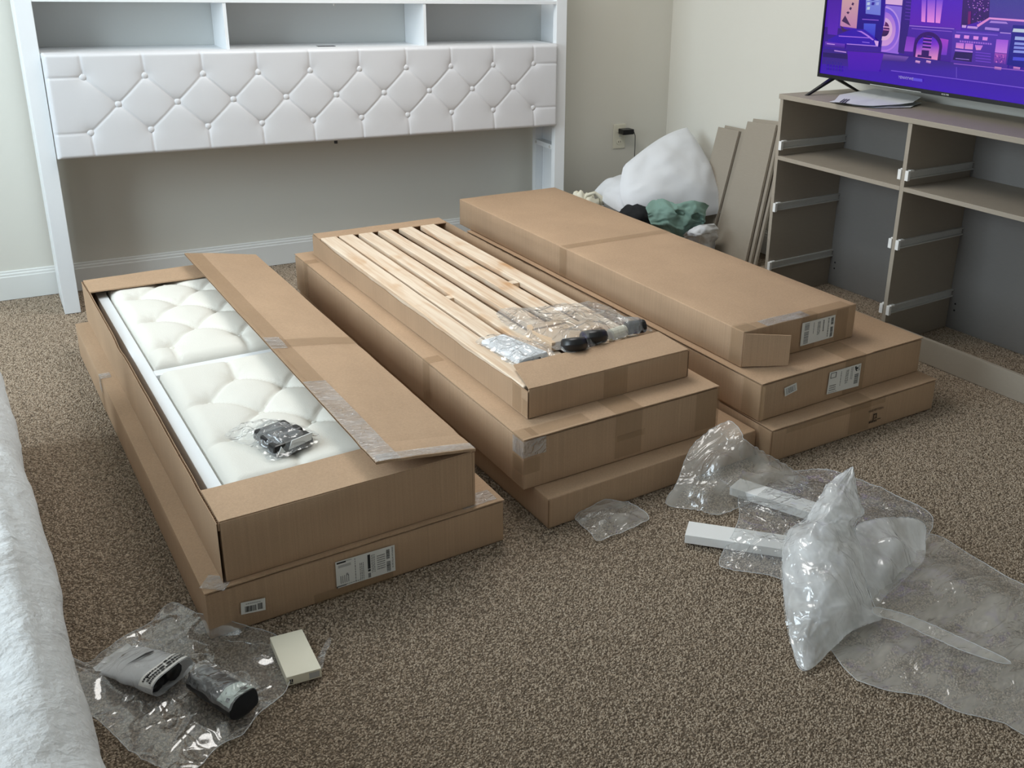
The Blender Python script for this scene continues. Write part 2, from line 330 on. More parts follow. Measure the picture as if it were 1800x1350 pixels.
# carpet pile: yarn nubs, scattered over the part of the floor that can be looked at
def carpet_pile():
    bm = bmesh.new(); bmesh.ops.create_icosphere(bm, subdivisions=1, radius=1.0)
    for v in bm.verts: v.co = Vector((v.co.x*0.0031, v.co.y*0.0020, v.co.z*0.0028))
    tm = bpy.data.meshes.new('yarn_nub'); bm.to_mesh(tm); bm.free(); tm.materials.append(M['yarn'])
    for p in tm.polygons: p.use_smooth = True
    nub = bpy.data.objects.new('yarn_nub', tm)
    keep = bpy.data.collections.new('yarn'); keep.objects.link(nub)
    area = MB(); st = 0.25
    fp = [FOOT[k] for k in ('A1', 'B1', 'C1')]
    def inside(x, y):
        for X, Y, A, w, l, *_ in fp:
            dx, dy = x-X, y-Y; u = dx*math.cos(A)+dy*math.sin(A); v = -dx*math.sin(A)+dy*math.cos(A)
            if 0.05 < u < w-0.05 and 0.05 < v < l-0.05: return True
        return False
    st = 0.05; y = -4.02
    while y < -0.02:
        x = -3.75
        while x < 0.0:
            near = -3.62 - (y+3.617)*0.046
            if x > near and x+st < -0.02+0.06*max(0, -y-1) and not all(inside(a, b) for a in (x, x+st) for b in (y, y+st)) and x < -0.4+max(0, (-y-1.0))*0.3+0.6:
                area.add([(x, y, -0.0035), (x+st, y, -0.0035), (x+st, y+st, -0.0035), (x, y+st, -0.0035)], [(0, 1, 2, 3)])
            x += st
        y += st
    o = obj('carpet_pile', area, 'carpet', kind='stuff'); tag(o, 'short taupe loop pile of the bedroom carpet', 'carpet')
    for p in o.data.polygons: p.flip()
    ng = bpy.data.node_groups.new('pile', 'GeometryNodeTree')
    ng.interface.new_socket('Geometry', in_out='INPUT', socket_type='NodeSocketGeometry'); ng.interface.new_socket('Geometry', in_out='OUTPUT', socket_type='NodeSocketGeometry')
    nd = ng.nodes; L = ng.links.new
    gi, go = nd.new('NodeGroupInput'), nd.new('NodeGroupOutput'); dp = nd.new('GeometryNodeDistributePointsOnFaces'); dp.inputs['Density'].default_value = 56000
    ip = nd.new('GeometryNodeInstanceOnPoints'); oi = nd.new('GeometryNodeObjectInfo'); oi.inputs['Object'].default_value = nub
    rr = nd.new('FunctionNodeRandomValue'); rr.data_type = 'FLOAT_VECTOR'; rr.inputs[0].default_value = (-0.4, -0.4, 0); rr.inputs[1].default_value = (0.4, 0.4, 6.28)
    rs = nd.new('FunctionNodeRandomValue'); rs.data_type = 'FLOAT'; rs.inputs[2].default_value = 0.7; rs.inputs[3].default_value = 1.25
    L(gi.outputs[0], dp.inputs['Mesh']); L(dp.outputs['Points'], ip.inputs['Points']); L(oi.outputs['Geometry'], ip.inputs['Instance']); L(rr.outputs[0], ip.inputs['Rotation']); L(rs.outputs[1], ip.inputs['Scale'])
    jg = nd.new('GeometryNodeJoinGeometry'); L(ip.outputs[0], jg.inputs[0]); L(gi.outputs[0], jg.inputs[0])
    L(jg.outputs[0], go.inputs[0]); md = o.modifiers.new('pile', 'NODES'); md.node_group = ng
FOOT = {'A1': (-3.1709, -2.7158, 0.0418, 0.7565, 1.9114, 0.0, 0.1268), 'A2': (-3.1268, -2.7006, 0.0422, 0.6356, 1.9185, 0.1268, 0.2851), 'B1': (-2.285, -2.6973, 0.0563, 0.775, 1.9924, 0.0, 0.094), 'B2': (-2.3244, -2.6237, 0.0385, 0.6934, 1.9431, 0.094, 0.2523), 'B3': (-2.2585, -2.5217, 0.0412, 0.5806, 1.7933, 0.2523, 0.3441), 'C1': (-1.4983, -2.7125, 0.0267, 0.7869, 2.0, 0.0, 0.1173), 'C2': (-1.5011, -2.6494, 0.0464, 0.7825, 2.0, 0.1173, 0.2506), 'C3': (-1.4815, -2.5209, 0.0498, 0.5321, 1.9822, 0.2506, 0.3765)}
carpet_pile()

cl = thing('added_fill_lamp', 'round white ceiling lamp above the cartons near the head wall', 'ceiling lamp', (-2.0, -1.25, ZC))  # made-up fixture for the added overhead fill
obj('fill_lamp_plate', MB().prism([(0.62*math.cos(a*math.pi/24), 0.62*math.sin(a*math.pi/24)) for a in range(48)], -0.06, -0.001), 'ceiling', cl)

# ================================================================== OUTLET AND CHARGER
t = thing('outlet_plate', 'ivory wall outlet plate on the back wall beside the headboard', 'outlet', (-0.335, 0, 0.500))
obj('cover_plate', MB().box(-0.041, 0.041, -0.006, 0, -0.07, 0.07), 'ivory', t, bevel=0.003)
for dz in (0.033, -0.033):
    s = obj('socket', MB().prism([(0.019*math.cos(a*math.pi/8), 0.0155*math.sin(a*math.pi/8)) for a in range(16)], -0.0085, -0.004, 'y'), 'ivory', t, bevel=0.0008)
    s.location = (0, 0, dz)
    for dx in (-0.0065, 0.0065): obj('slot', MB().box(dx-0.0012, dx+0.0012, -0.0092, -0.008, dz-0.002, dz+0.007), 'hole', s, loc=(0, 0, -dz))
obj('screw', MB().prism([(0.0035*math.cos(a*math.pi/5), 0.0035*math.sin(a*math.pi/5)) for a in range(10)], -0.0075, -0.005, 'y'), 'steel', t)
t = thing('charger', 'black plug-in phone charger in the upper socket of the wall outlet', 'charger', (-0.335, -0.0095, 0.533))
obj('adapter_body', MB().box(-0.012, 0.062, -0.055, 0, -0.016, 0.014), 'black', t, bevel=0.004)
obj('cord', MB().tube([(0.06, -0.03, 0.0), (0.075, -0.032, -0.004), (0.087, -0.03, -0.03), (0.09, -0.028, -0.10), (0.088, -0.03, -0.20), (0.084, -0.035, -0.30), (0.07, -0.045, -0.42), (0.05, -0.06, -0.516)], 0.0022, 6), 'black', t, smooth=True)

# ================================================================== HEADBOARD
HX0, HX1, PW, HD = -3.2595, -0.8765, 0.0593, -0.3106
ST, PT, PB = 1.2463, 1.0597, 0.6472
HB = thing('headboard', 'white bookcase headboard with a tufted panel against the back wall', 'headboard', (0, 0, 0))
HT = 1.52
for x0, x1 in ((HX0, HX0+PW), (HX1-PW, HX1)):
    obj('front_post', MB().box(x0, x1, HD, HD+0.036, 0, HT), 'white', HB, bevel=0.002)
for x0, sgn in ((HX0, 1), (HX1, -1)):
    a, b = (x0+0.0, x0+0.014) if sgn > 0 else (x0-0.014, x0)
    obj('side_panel', MB().box(a, b, HD+0.037, -0.042, 0.0, HT), 'white', HB, bevel=0.001)
    a, b = (x0+0.0145, x0+PW) if sgn > 0 else (x0-PW, x0-0.0145)
    obj('back_post', MB().box(a, b, -0.098, -0.066, 0, PB+0.36), 'white', HB, bevel=0.002)
    r = obj('side_rail', MB().box(a, b, HD+0.037, -0.0985, 0.515, 0.541), 'white', HB, bevel=0.0015)
    inn = b if sgn > 0 else a
    for yy in (HD+0.05, -0.108):
        bl = MB(); bl.tube([(inn-0.002*sgn, yy, 0.528), (inn+0.004*sgn, yy, 0.528)], 0.0075, 8); obj('bolt', bl, 'steel', r)
obj('shelf', MB().box(HX0+PW, HX1-PW, HD+0.003, -0.068, PT-0.022, PT-0.004), 'white', HB, bevel=0.001)
obj('shelf', MB().box(HX0+PW, HX1-PW, HD+0.001, -0.068, ST, ST+0.015), 'white', HB, bevel=0.001)
obj('top_board', MB().box(HX0, HX1, HD-0.01, -0.04, HT, HT+0.018), 'white', HB, bevel=0.002)
for xd in (-2.5095, -1.631):
    obj('divider', MB().box(xd-0.0065, xd+0.0065, HD+0.004, -0.068, PT-0.004, ST), 'white', HB)
obj('back_panel', MB().box(HX0+0.015, HX1-0.015, -0.066, -0.058, PT-0.03, HT), 'white_shaded', HB)
sl = obj('cable_slot', MB().box(-2.111, -2.032, -0.235, -0.205, PT-0.006, PT-0.0025), 'black', HB, label='narrow black cable slot in the shelf')
hk = MB(); hk.tube([(-2.046, -0.29, ST+0.001), (-2.046, -0.29, ST-0.012)], 0.005, 8)
obj('peg', hk, 'steel', HB)
# tufted panel
TX0, TX1 = HX0+PW+0.003, HX1-PW-0.003
rows = [[(-3.0675+0.2212*i, 0.9655) for i in range(10)], [(-2.9555+0.2209*i, 0.8560) for i in range(9)], [(-3.068+0.2212*i, 0.7485) for i in range(10)]]
segs = []
for i in range(9):
    for a in (rows[0], rows[2]): segs += [(a[i], rows[1][i]), (rows[1][i], a[i+1])]
for i in range(10): segs += [(rows[0][i], (rows[0][i][0]-0.004, PT)), (rows[2][i], (rows[2][i][0]+0.004, PB))]
segs += [(rows[0][0], (TX0, 0.9655)), (rows[2][0], (TX0, 0.7485)), (rows[0][9], (TX1, 0.9655)), (rows[2][9], (TX1, 0.7485))]
def segd(p, a, b):
    ax, ay = a; bx, by = b; dx, dy = bx-ax, by-ay; L2 = dx*dx+dy*dy
    t = max(0, min(1, ((p[0]-ax)*dx+(p[1]-ay)*dy)/L2)); return math.hypot(p[0]-ax-t*dx, p[1]-ay-t*dy)
def tuft_height(x, z, segs, btn, x0, x1, z0, z1, puff, sg, sb, rim=0.02):
    d = min((segd((x, z), a, b) for a, b in segs if min(a[0], b[0])-0.09 < x < max(a[0], b[0])+0.09 and min(a[1], b[1])-0.09 < z < max(a[1], b[1])+0.09), default=0.09)
    e = min((math.hypot(x-a, z-b) for a, b in btn if abs(x-a) < 0.12 and abs(z-b) < 0.12), default=0.12)
    h = puff*(1 - 0.15*math.exp(-d/sg) - 0.46*math.exp(-(e/sb)) - 0.06*math.exp(-d/0.03))
    m = min(x-x0, x1-x, z-z0, z1-z); h2 = math.sqrt(max(0, 1-(1-min(1, m/rim))**2)) if m < rim else 1
    return h*h2
btn = [p for r in rows for p in r]
pan = MB(); nu, nv = 540, 100
pan.grid(lambda u, v: (TX0+(TX1-TX0)*u, HD-0.004-tuft_height(TX0+(TX1-TX0)*u, PB+(PT-PB)*v, segs, btn, TX0, TX1, PB, PT, 0.030, 0.0032, 0.021, 0.016), PB+(PT-PB)*v), nu, nv)
up = obj('upholstered_panel', pan, 'leather', HB, smooth=True)
obj('panel_board', MB().box(TX0, TX1, HD-0.004, HD+0.02, PB, PT-0.001), 'leather', HB)
bmsh = None
for x, z in btn:
    if bmsh is None:
        mb = MB(); mb.grid(lambda u, v: (0.0150*math.sin(v*math.pi*0.5)*math.cos(u*2*math.pi), -0.0085*math.cos(v*math.pi*0.5), 0.0150*math.sin(v*math.pi*0.5)*math.sin(u*2*math.pi)), 14, 5)
        b = obj('button', mb, 'leather', up, smooth=True); bmsh = b.data
    else:
        b = bpy.data.objects.new('button', bmsh); COL.objects.link(b); b.parent = up
    b.location = (x, HD-0.0195, z)
kn = MB(); kn.tube([(-2.083, -0.318, PB-0.012), (-2.083, -0.318, PB+0.002)], 0.008, 8)
obj('bracket_knob', kn, 'black', HB)

# ================================================================== DRESSER (origin at its front far corner; local x into the wall, -y along its length)
DA = 0.06451
DL, DD, DT, DS, DK, MD = 1.405, 0.440, 0.9434, 0.6737, 0.1005, 0.6875
DR = thing('dresser', 'greige wooden dresser shell without drawers along the right wall', 'dresser', (-0.4616, -1.4737, 0), DA)
obj('top_panel', MB().box(-0.004, DD+0.018, -DL-0.006, 0.006, DT-0.0208, DT), 'greige', DR, bevel=0.0015)
obj('side_panel', MB().box(0, DD-0.006, -0.0185, 0, 0, DT-0.0212), 'greige', DR, bevel=0.001)
obj('side_panel', MB().box(0, DD-0.006, -DL, -DL+0.0185, 0, DT-0.0212), 'greige', DR, bevel=0.001)
obj('divider', MB().box(0.0005, DD-0.006, -MD-0.0187, -MD, 0, DT-0.0212), 'greige', DR, bevel=0.001)
for a, b in ((0.0187, MD-0.0002), (MD+0.019, DL-0.0187)):
    obj('shelf', MB().box(0.0, DD-0.006, -b, -a, DS-0.0175, DS), 'greige', DR, bevel=0.001)
    obj('toe_rail', MB().box(0.001, 0.018, -b, -a, 0, DK), 'greige', DR, bevel=0.001)
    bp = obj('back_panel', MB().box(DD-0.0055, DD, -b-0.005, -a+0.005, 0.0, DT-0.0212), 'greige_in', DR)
    for z in (0.615, 0.115, 0.085):
        h = MB(); h.tube([(DD-0.0062, -a-0.03, z), (DD-0.005, -a-0.03, z)], 0.0045, 8); obj('screw_hole', h, 'hole', bp)
h = MB(); h.tube([(DD-0.0062, -1.02, 0.32), (DD-0.005, -1.02, 0.32)], 0.0045, 8)
def slide(s, side, z):
    """drawer runner on a panel; side -1 faces the near (camera) column"""
    y0, y1 = (-s-0.012, -s-0.0003) if side < 0 else (-s+0.0003, -s+0.012)
    m = MB(); m.box(0.006, 0.436, y0, y1, z-0.016, z-0.0105); m.box(0.006, 0.436, y0, y1, z+0.0115, z+0.017)
    ym = (y1-0.004, y1) if side < 0 else (y0, y0+0.004); m.box(0.006, 0.436, ym[0], ym[1], z-0.0105, z+0.0115)
    r = obj('drawer_slide', m, 'steel', DR, label='zinc drawer slide with a white end cap')
    a, b = (y0-0.004, y1) if side < 0 else (y0, y1+0.004)
    c = MB(); c.box(-0.004, 0.010, a, b, z-0.020, z+0.020); c.box(0.010, 0.035, a+0.002, b, z+0.014, z+0.022); obj('end_cap', c, 'white_plastic', r, bevel=0.0015)
    h = MB()
    for k in range(5):
        x = 0.05+0.085*k; yy = y0-0.0003+0.0085 if side < 0 else y1+0.0003-0.0085
        h.box(x-0.003, x+0.003, yy-0.0004, yy+0.0004, z-0.003, z+0.003)
    obj('fixing_hole', h, 'hole', r, kind='stuff')
for z in (0.720, 0.438, 0.159):
    slide(0.0185, -1, z); slide(MD+0.0187, -1, z); slide(MD, 1, z); slide(DL-0.0187, 1, z)

# ================================================================== TELEVISION
TT, TZ0, TS0, TS1 = 0.232, 1.008, -0.010, 1.235
TZ1 = TZ0 + 0.72
ca, sa = math.cos(DA), math.sin(DA)
def dloc(t, s, z): return (-0.4616 + t*ca + s*sa, -1.4737 + t*sa - s*ca, z)
TV = thing('television', 'large flat television with a lit purple screen on the dresser', 'television', dloc(0, 0, 0), DA)
b = 0.008
fr = MB()
for y0, y1, z0, z1 in ((-TS1, -TS0, TZ0, TZ0+0.016), (-TS1, -TS0, TZ1-b, TZ1), (-TS0-b, -TS0, TZ0+0.016, TZ1-b), (-TS1, -TS1+b, TZ0+0.016, TZ1-b)):
    fr.box(TT, TT+0.03, y0, y1, z0, z1)
bz = obj('bezel', fr, 'black', TV)
obj('rear_shell', MB().hexa([(TT+0.03, -TS1, TZ0), (TT+0.03, -TS0, TZ0), (TT+0.075, -TS0-0.12, TZ0+0.05), (TT+0.075, -TS1+0.12, TZ0+0.05)][::1],
    [(TT+0.03, -TS1, TZ1), (TT+0.03, -TS0, TZ1), (TT+0.075, -TS0-0.12, TZ1-0.2), (TT+0.075, -TS1+0.12, TZ1-0.2)]), 'black', TV)
lv, lf = text_polys('KOLTER', 0.011)
lg = MB(); ls = 0.6695
lg.add([(TT-0.0006, -(ls+a*0.85), TZ0+0.008+c*0.75) for a, c in lv], lf); obj('logo', lg, 'white_plastic', bz, label='small white maker lettering')
st = MB(); st.box(TT-0.0008, TT, -0.5544, -0.2913, TZ0+0.0015, TZ0+0.0035); obj('trim_strip', st, 'steel', bz)
def foot(s):
    f = MB()
    for tx in (0.078, 0.415):
        top = Vector((TT+0.016 + (0.008 if tx > TT else -0.008), -s, TZ0+0.002)); bot = Vector((tx, -s-0.004, DT+0.0045)); d = (bot-top)
        k = 0.011
        f.hexa([(bot.x-k, bot.y-0.007, DT+0.0005), (bot.x+k, bot.y-0.007, DT+0.0005), (bot.x+k, bot.y+0.007, DT+0.0005), (bot.x-k, bot.y+0.007, DT+0.0005)],
               [(top.x-0.016, top.y-0.010, top.z), (top.x+0.016, top.y-0.010, top.z), (top.x+0.016, top.y+0.010, top.z), (top.x-0.016, top.y+0.010, top.z)])
    obj('foot', f, 'black', TV, bevel=0.002)
foot(0.078); foot(1.19)
# picture on the screen: a made-up night city in violet, flat colour patches with corner colours
PIC = []
def poly(pts, cols): PIC.append((pts, cols))
S0, S1, Z0, Z1 = TS0+b, TS1-b, TZ0+0.016, TZ1-b
def rect(s0, s1, z0, z1, bot, top=None): poly([(s0, z0), (s1, z0), (s1, z1), (s0, z1)], [bot, bot, top or bot, top or bot])
V1, V2, V3, PK, LP, DK_, BL, TN = (70, 22, 190), (96, 36, 200), (44, 22, 120), (250, 140, 240), (176, 110, 245), (40, 18, 92), (52, 60, 220), (226, 178, 178)
rect(S0, S1, Z0, Z0+0.20, (70, 24, 196), (62, 30, 140)); rect(S0, S1, Z0+0.20, Z1, (84, 30, 190), (60, 40, 170))
poly([(0.0,1.4074),(0.0748,1.4114),(0.0752,1.1942),(0.0193,1.1943)], [(74,26,168),(74,26,168),(100,40,200),(100,40,200)])
poly([(0.078,1.4116),(0.1742,1.4158),(0.1782,1.231),(0.0856,1.2333)], [(228,190,176),(228,190,176),(206,140,190),(206,140,190)])
poly([(0.1075,1.2799),(0.1457,1.2379),(0.092,1.2552)], [(74,44,96)]*3)
poly([(0.0849,1.238),(0.1266,1.2175),(0.1051,1.211)], [(74,44,96)]*3)
poly([(0.1208,1.2973),(0.1309,1.2933),(0.1225,1.2857),(0.112,1.292)], [(74,44,96)]*4)
poly([(0.1304,1.3166),(0.1405,1.3126),(0.1357,1.3029),(0.1256,1.307)], [(74,44,96)]*4)
poly([(0.1401,1.3358),(0.1501,1.3318),(0.1453,1.3222),(0.1353,1.3262)], [(74,44,96)]*4)
poly([(0.1711,1.4157),(0.308,1.4217),(0.3234,1.1643),(0.173,1.1834),(0.1782,1.231)], [(48,18,170),(48,18,170),(40,14,140),(40,14,140),(40,14,140)])
poly([(0.2051,1.3945),(0.2854,1.3984),(0.2966,1.2929),(0.2178,1.2944)], [(140,150,236),(140,150,236),(120,130,235),(120,130,235)])
poly([(0.2168,1.3586),(0.2319,1.3595),(0.2307,1.348),(0.2156,1.3471)], [(200,220,245)]*4)
poly([(0.2408,1.3599),(0.2557,1.3608),(0.2546,1.3494),(0.2397,1.3485)], [(60,40,170)]*4)
poly([(0.2646,1.3613),(0.2794,1.3621),(0.2783,1.3507),(0.2635,1.3499)], [(170,180,250)]*4)
poly([(0.2197,1.3405),(0.2347,1.3414),(0.2335,1.3299),(0.2185,1.329)], [(200,220,245)]*4)
poly([(0.2437,1.3419),(0.2586,1.3428),(0.2575,1.3313),(0.2425,1.3304)], [(60,40,170)]*4)
poly([(0.2675,1.3433),(0.2823,1.3442),(0.2812,1.3328),(0.2664,1.3319)], [(170,180,250)]*4)
poly([(0.2226,1.3223),(0.2376,1.3233),(0.2364,1.3118),(0.2214,1.3108)], [(200,220,245)]*4)
poly([(0.2028,1.2726),(0.2906,1.2743),(0.2912,1.2709),(0.2034,1.2691)], [(150,100,230)]*4)
poly([(0.2149,1.2549),(0.2784,1.2573),(0.2819,1.1976),(0.2209,1.197)], [(84,96,230),(84,96,230),(60,50,210),(60,50,210)])
poly([(0.3087,1.3995),(0.4112,1.4044),(0.4139,1.3386),(0.3156,1.3394)], [(236,190,242)]*4)
poly([(0.3193,1.3351),(0.409,1.3339),(0.4144,1.1478),(0.3231,1.148)], [(150,120,238),(150,120,238),(160,110,240),(160,110,240)])
poly([(0.3171,1.3305),(0.3227,1.3299),(0.3345,1.328),(0.3461,1.3242),(0.3572,1.3188),(0.3677,1.3119),(0.3773,1.3035),(0.3858,1.2938),(0.3931,1.2831),(0.3991,1.2715),(0.4036,1.2593),(0.4065,1.2467),(0.4078,1.234),(0.4075,1.2214),(0.4055,1.2091),(0.4019,1.1974),(0.3967,1.1866),(0.3901,1.1768),(0.3822,1.1682),(0.373,1.1611),(0.3629,1.1556),(0.352,1.1517),(0.326,1.1483)], [(196,160,252),(195,159,251),(195,159,251),(195,158,251),(195,157,251),(195,156,251),(194,154,251),(194,153,251),(194,151,251),(193,149,251),(193,147,251),(193,145,251),(192,142,250),(192,140,250),(191,138,250),(191,136,250),(191,135,250),(190,133,250),(190,132,250),(190,131,250),(190,130,250),(190,130,250),(190,130,250)])
poly([(0.3182,1.3238),(0.3228,1.3233),(0.3336,1.3214),(0.3441,1.318),(0.3543,1.313),(0.3638,1.3065),(0.3726,1.2987),(0.3804,1.2898),(0.3871,1.2799),(0.3926,1.2691),(0.3967,1.2578),(0.3994,1.2462),(0.4006,1.2344),(0.4004,1.2227),(0.3986,1.2113),(0.3953,1.2005),(0.3906,1.1905),(0.3846,1.1814),(0.3774,1.1735),(0.369,1.167),(0.3598,1.1619),(0.3498,1.1584),(0.3249,1.1552)], [(120,90,235),(120,90,235),(120,90,235),(121,90,235),(123,91,235),(124,92,235),(126,93,235),(129,94,236),(131,95,236),(134,97,236),(137,98,237),(140,100,237),(142,101,237),(145,102,238),(148,104,238),(150,105,238),(153,106,239),(155,107,239),(156,108,239),(158,109,239),(159,109,239),(159,109,239),(160,110,240)])
poly([(0.3207,1.3081),(0.3231,1.3076),(0.3316,1.3062),(0.3399,1.3034),(0.3479,1.2993),(0.3555,1.294),(0.3624,1.2877),(0.3686,1.2804),(0.3739,1.2724),(0.3783,1.2636),(0.3816,1.2544),(0.3837,1.2449),(0.3847,1.2354),(0.3846,1.2259),(0.3832,1.2166),(0.3806,1.2079),(0.377,1.1997),(0.3723,1.1924),(0.3666,1.186),(0.3601,1.1808),(0.3528,1.1767),(0.345,1.1739),(0.3223,1.1711)], [(176,120,238),(176,120,238),(176,120,238),(178,122,238),(179,123,238),(182,126,238),(184,128,238),(187,131,238),(190,134,238),(193,137,238),(197,141,238),(201,145,239),(204,148,239),(208,152,239),(211,155,239),(214,158,239),(217,161,239),(219,163,239),(222,166,239),(223,167,239),(225,169,239),(225,169,239),(226,170,240)])
poly([(0.3244,1.2858),(0.3243,1.2853),(0.3302,1.2844),(0.3361,1.2825),(0.3417,1.2798),(0.3469,1.2764),(0.3518,1.2722),(0.3561,1.2673),(0.3598,1.2619),(0.3628,1.2561),(0.3651,1.2499),(0.3665,1.2436),(0.3672,1.2372),(0.367,1.2308),(0.366,1.2246),(0.3641,1.2188),(0.3615,1.2133),(0.3581,1.2085),(0.3541,1.2042),(0.3495,1.2007),(0.3444,1.198),(0.3389,1.1961),(0.3186,1.1939)], [(226,180,238),(226,180,237),(226,180,237),(226,180,237),(227,180,237),(227,181,237),(228,181,236),(229,182,236),(230,182,236),(231,183,235),(232,184,235),(233,185,235),(233,185,234),(234,186,234),(235,187,233),(236,187,233),(237,188,233),(238,188,232),(238,189,232),(239,189,232),(239,189,232),(239,189,232),(240,190,232)])
poly([(0.327,1.2701),(0.3248,1.2696),(0.3286,1.269),(0.3324,1.2678),(0.336,1.2661),(0.3394,1.2638),(0.3425,1.2611),(0.3453,1.2579),(0.3477,1.2544),(0.3497,1.2506),(0.3511,1.2466),(0.3521,1.2424),(0.3525,1.2383),(0.3524,1.2341),(0.3517,1.2301),(0.3505,1.2263),(0.3488,1.2228),(0.3467,1.2196),(0.3441,1.2168),(0.3411,1.2146),(0.3378,1.2128),(0.3343,1.2116),(0.316,1.2098)], [(110,40,120),(109,39,119),(108,39,119),(107,39,118),(104,38,117),(101,37,116),(98,36,114),(94,35,113),(90,34,111),(86,33,109),(81,32,107),(77,31,105),(72,29,102),(67,28,100),(63,27,98),(59,26,96),(55,25,95),(52,24,93),(49,23,92),(46,22,91),(45,22,90),(44,22,90),(44,22,90)])
poly([(0.3182,1.2512),(0.3506,1.2514),(0.3514,1.2469),(0.319,1.2467)], [(236,170,220)]*4)
poly([(0.3201,1.2399),(0.3496,1.24),(0.3503,1.2355),(0.3208,1.2354)], [(200,120,200)]*4)
poly([(0.3963,1.4256),(0.4408,1.4276),(0.46,1.15),(0.4105,1.1542)], [(60,30,150),(60,30,150),(56,30,130),(56,30,130)])
poly([(0.4169,1.3543),(0.4423,1.3536),(0.4427,1.351),(0.4173,1.3517)], [(110,60,200)]*4)
poly([(0.418,1.3411),(0.4434,1.3405),(0.4439,1.3378),(0.4184,1.3385)], [(110,60,200)]*4)
poly([(0.4191,1.3279),(0.4445,1.3273),(0.445,1.3247),(0.4195,1.3253)], [(110,60,200)]*4)
poly([(0.4202,1.3147),(0.4457,1.3142),(0.4461,1.3116),(0.4206,1.3121)], [(110,60,200)]*4)
poly([(0.4213,1.3015),(0.4468,1.301),(0.4472,1.2984),(0.4217,1.2988)], [(110,60,200)]*4)
poly([(0.4224,1.2882),(0.4479,1.2878),(0.4483,1.2852),(0.4228,1.2856)], [(110,60,200)]*4)
poly([(0.438,1.4274),(0.6771,1.438),(0.6922,1.2587),(0.4496,1.2613)], [(80,34,214),(80,34,214),(104,34,196),(104,34,196)])
poly([(0.4899,1.3824),(0.5115,1.3835),(0.5237,1.2823),(0.5044,1.2831)], [(86,54,236),(86,54,236),(252,150,246),(252,150,246)])
poly([(0.5169,1.3838),(0.5542,1.3858),(0.5669,1.2833),(0.5318,1.2829)], [(86,54,236),(86,54,236),(252,150,246),(252,150,246)])
poly([(0.5598,1.384),(0.5917,1.3836),(0.5937,1.2832),(0.5722,1.2837)], [(86,54,236),(86,54,236),(252,150,246),(252,150,246)])
poly([(0.4485,1.2679),(0.6667,1.2716),(0.6763,1.1323),(0.4415,1.1413)], [(84,40,184),(84,40,184),(70,24,160),(70,24,160)])
poly([(0.449,1.2646),(0.6619,1.2691),(0.6625,1.2659),(0.4496,1.2613)], [(170,120,236)]*4)
poly([(0.462,1.2545),(0.6536,1.2577),(0.6541,1.2552),(0.4625,1.2518)], [(150,100,230)]*4)
poly([(0.4438,1.2206),(0.4848,1.2196),(0.4832,1.1635),(0.4409,1.1617)], [(130,50,205),(130,50,205),(160,80,225),(160,80,225)])
poly([(0.601,1.2274),(0.6439,1.2246),(0.6454,1.1662),(0.6042,1.1643)], [(180,70,220),(180,70,220),(120,60,215),(120,60,215)])
poly([(0.4905,1.1372),(0.4853,1.1839),(0.4848,1.196),(0.4873,1.2078),(0.4927,1.2187),(0.5008,1.2284),(0.5111,1.2363),(0.5233,1.2422),(0.5366,1.2458),(0.5507,1.2469),(0.5648,1.2456),(0.5783,1.2419),(0.5907,1.2359),(0.6015,1.2281),(0.6101,1.2186),(0.6163,1.2079),(0.6198,1.1964),(0.6193,1.1394)], [(58,14,118)]*18)
poly([(0.4992,1.1359),(0.4985,1.1807),(0.498,1.1904),(0.5,1.1999),(0.5043,1.2087),(0.5107,1.2165),(0.519,1.223),(0.5286,1.2277),(0.5393,1.2307),(0.5506,1.2316),(0.5619,1.2306),(0.5727,1.2276),(0.5827,1.2228),(0.5914,1.2164),(0.5983,1.2087),(0.6033,1.2001),(0.6062,1.1908),(0.6058,1.1402)], [(255,160,214),(150,60,225),(150,60,225),(84,30,214),(84,30,214),(84,30,214),(84,30,214),(84,30,214),(84,30,214),(84,30,214),(84,30,214),(84,30,214),(84,30,214),(84,30,214),(84,30,214),(150,60,225),(150,60,225),(255,160,214)])
poly([(0.5247,1.2297),(0.5656,1.2298),(0.5654,1.2233),(0.5245,1.223)], [(52,14,120)]*4)
poly([(0.5259,1.2225),(0.5668,1.2227),(0.5673,1.2201),(0.5264,1.2199)], [(210,110,230)]*4)
poly([(0.5253,1.2165),(0.5663,1.2167),(0.5661,1.2101),(0.5251,1.2098)], [(52,14,120)]*4)
poly([(0.5266,1.2093),(0.5675,1.2096),(0.568,1.207),(0.527,1.2067)], [(210,110,230)]*4)
poly([(0.526,1.2032),(0.567,1.2036),(0.5668,1.197),(0.5257,1.1966)], [(52,14,120)]*4)
poly([(0.5272,1.196),(0.5682,1.1965),(0.5687,1.1939),(0.5277,1.1934)], [(210,110,230)]*4)
poly([(0.5266,1.19),(0.5676,1.1905),(0.5674,1.1838),(0.5264,1.1833)], [(52,14,120)]*4)
poly([(0.5279,1.1828),(0.5689,1.1833),(0.5694,1.1807),(0.5283,1.1802)], [(210,110,230)]*4)
poly([(0.526,1.1744),(0.5615,1.1755),(0.5631,1.1513),(0.5275,1.15)], [(56,16,110)]*4)
poly([(0.5099,1.1549),(0.5761,1.1548),(0.5776,1.1461),(0.5087,1.1458)], [(56,16,110)]*4)
poly([(0.6746,1.4379),(0.792,1.4431),(0.8066,1.3156),(0.6913,1.2778)], [(70,30,130),(70,30,130),(56,24,110),(56,24,110)])
poly([(0.7248,1.3676),(0.7288,1.3676),(0.7294,1.3645),(0.7254,1.3645)], [(120,50,190)]*4)
poly([(0.7549,1.3969),(0.7574,1.3968),(0.758,1.3938),(0.7555,1.3938)], [(120,50,190)]*4)
poly([(0.7235,1.3854),(0.7299,1.3856),(0.7305,1.3825),(0.724,1.3824)], [(120,50,190)]*4)
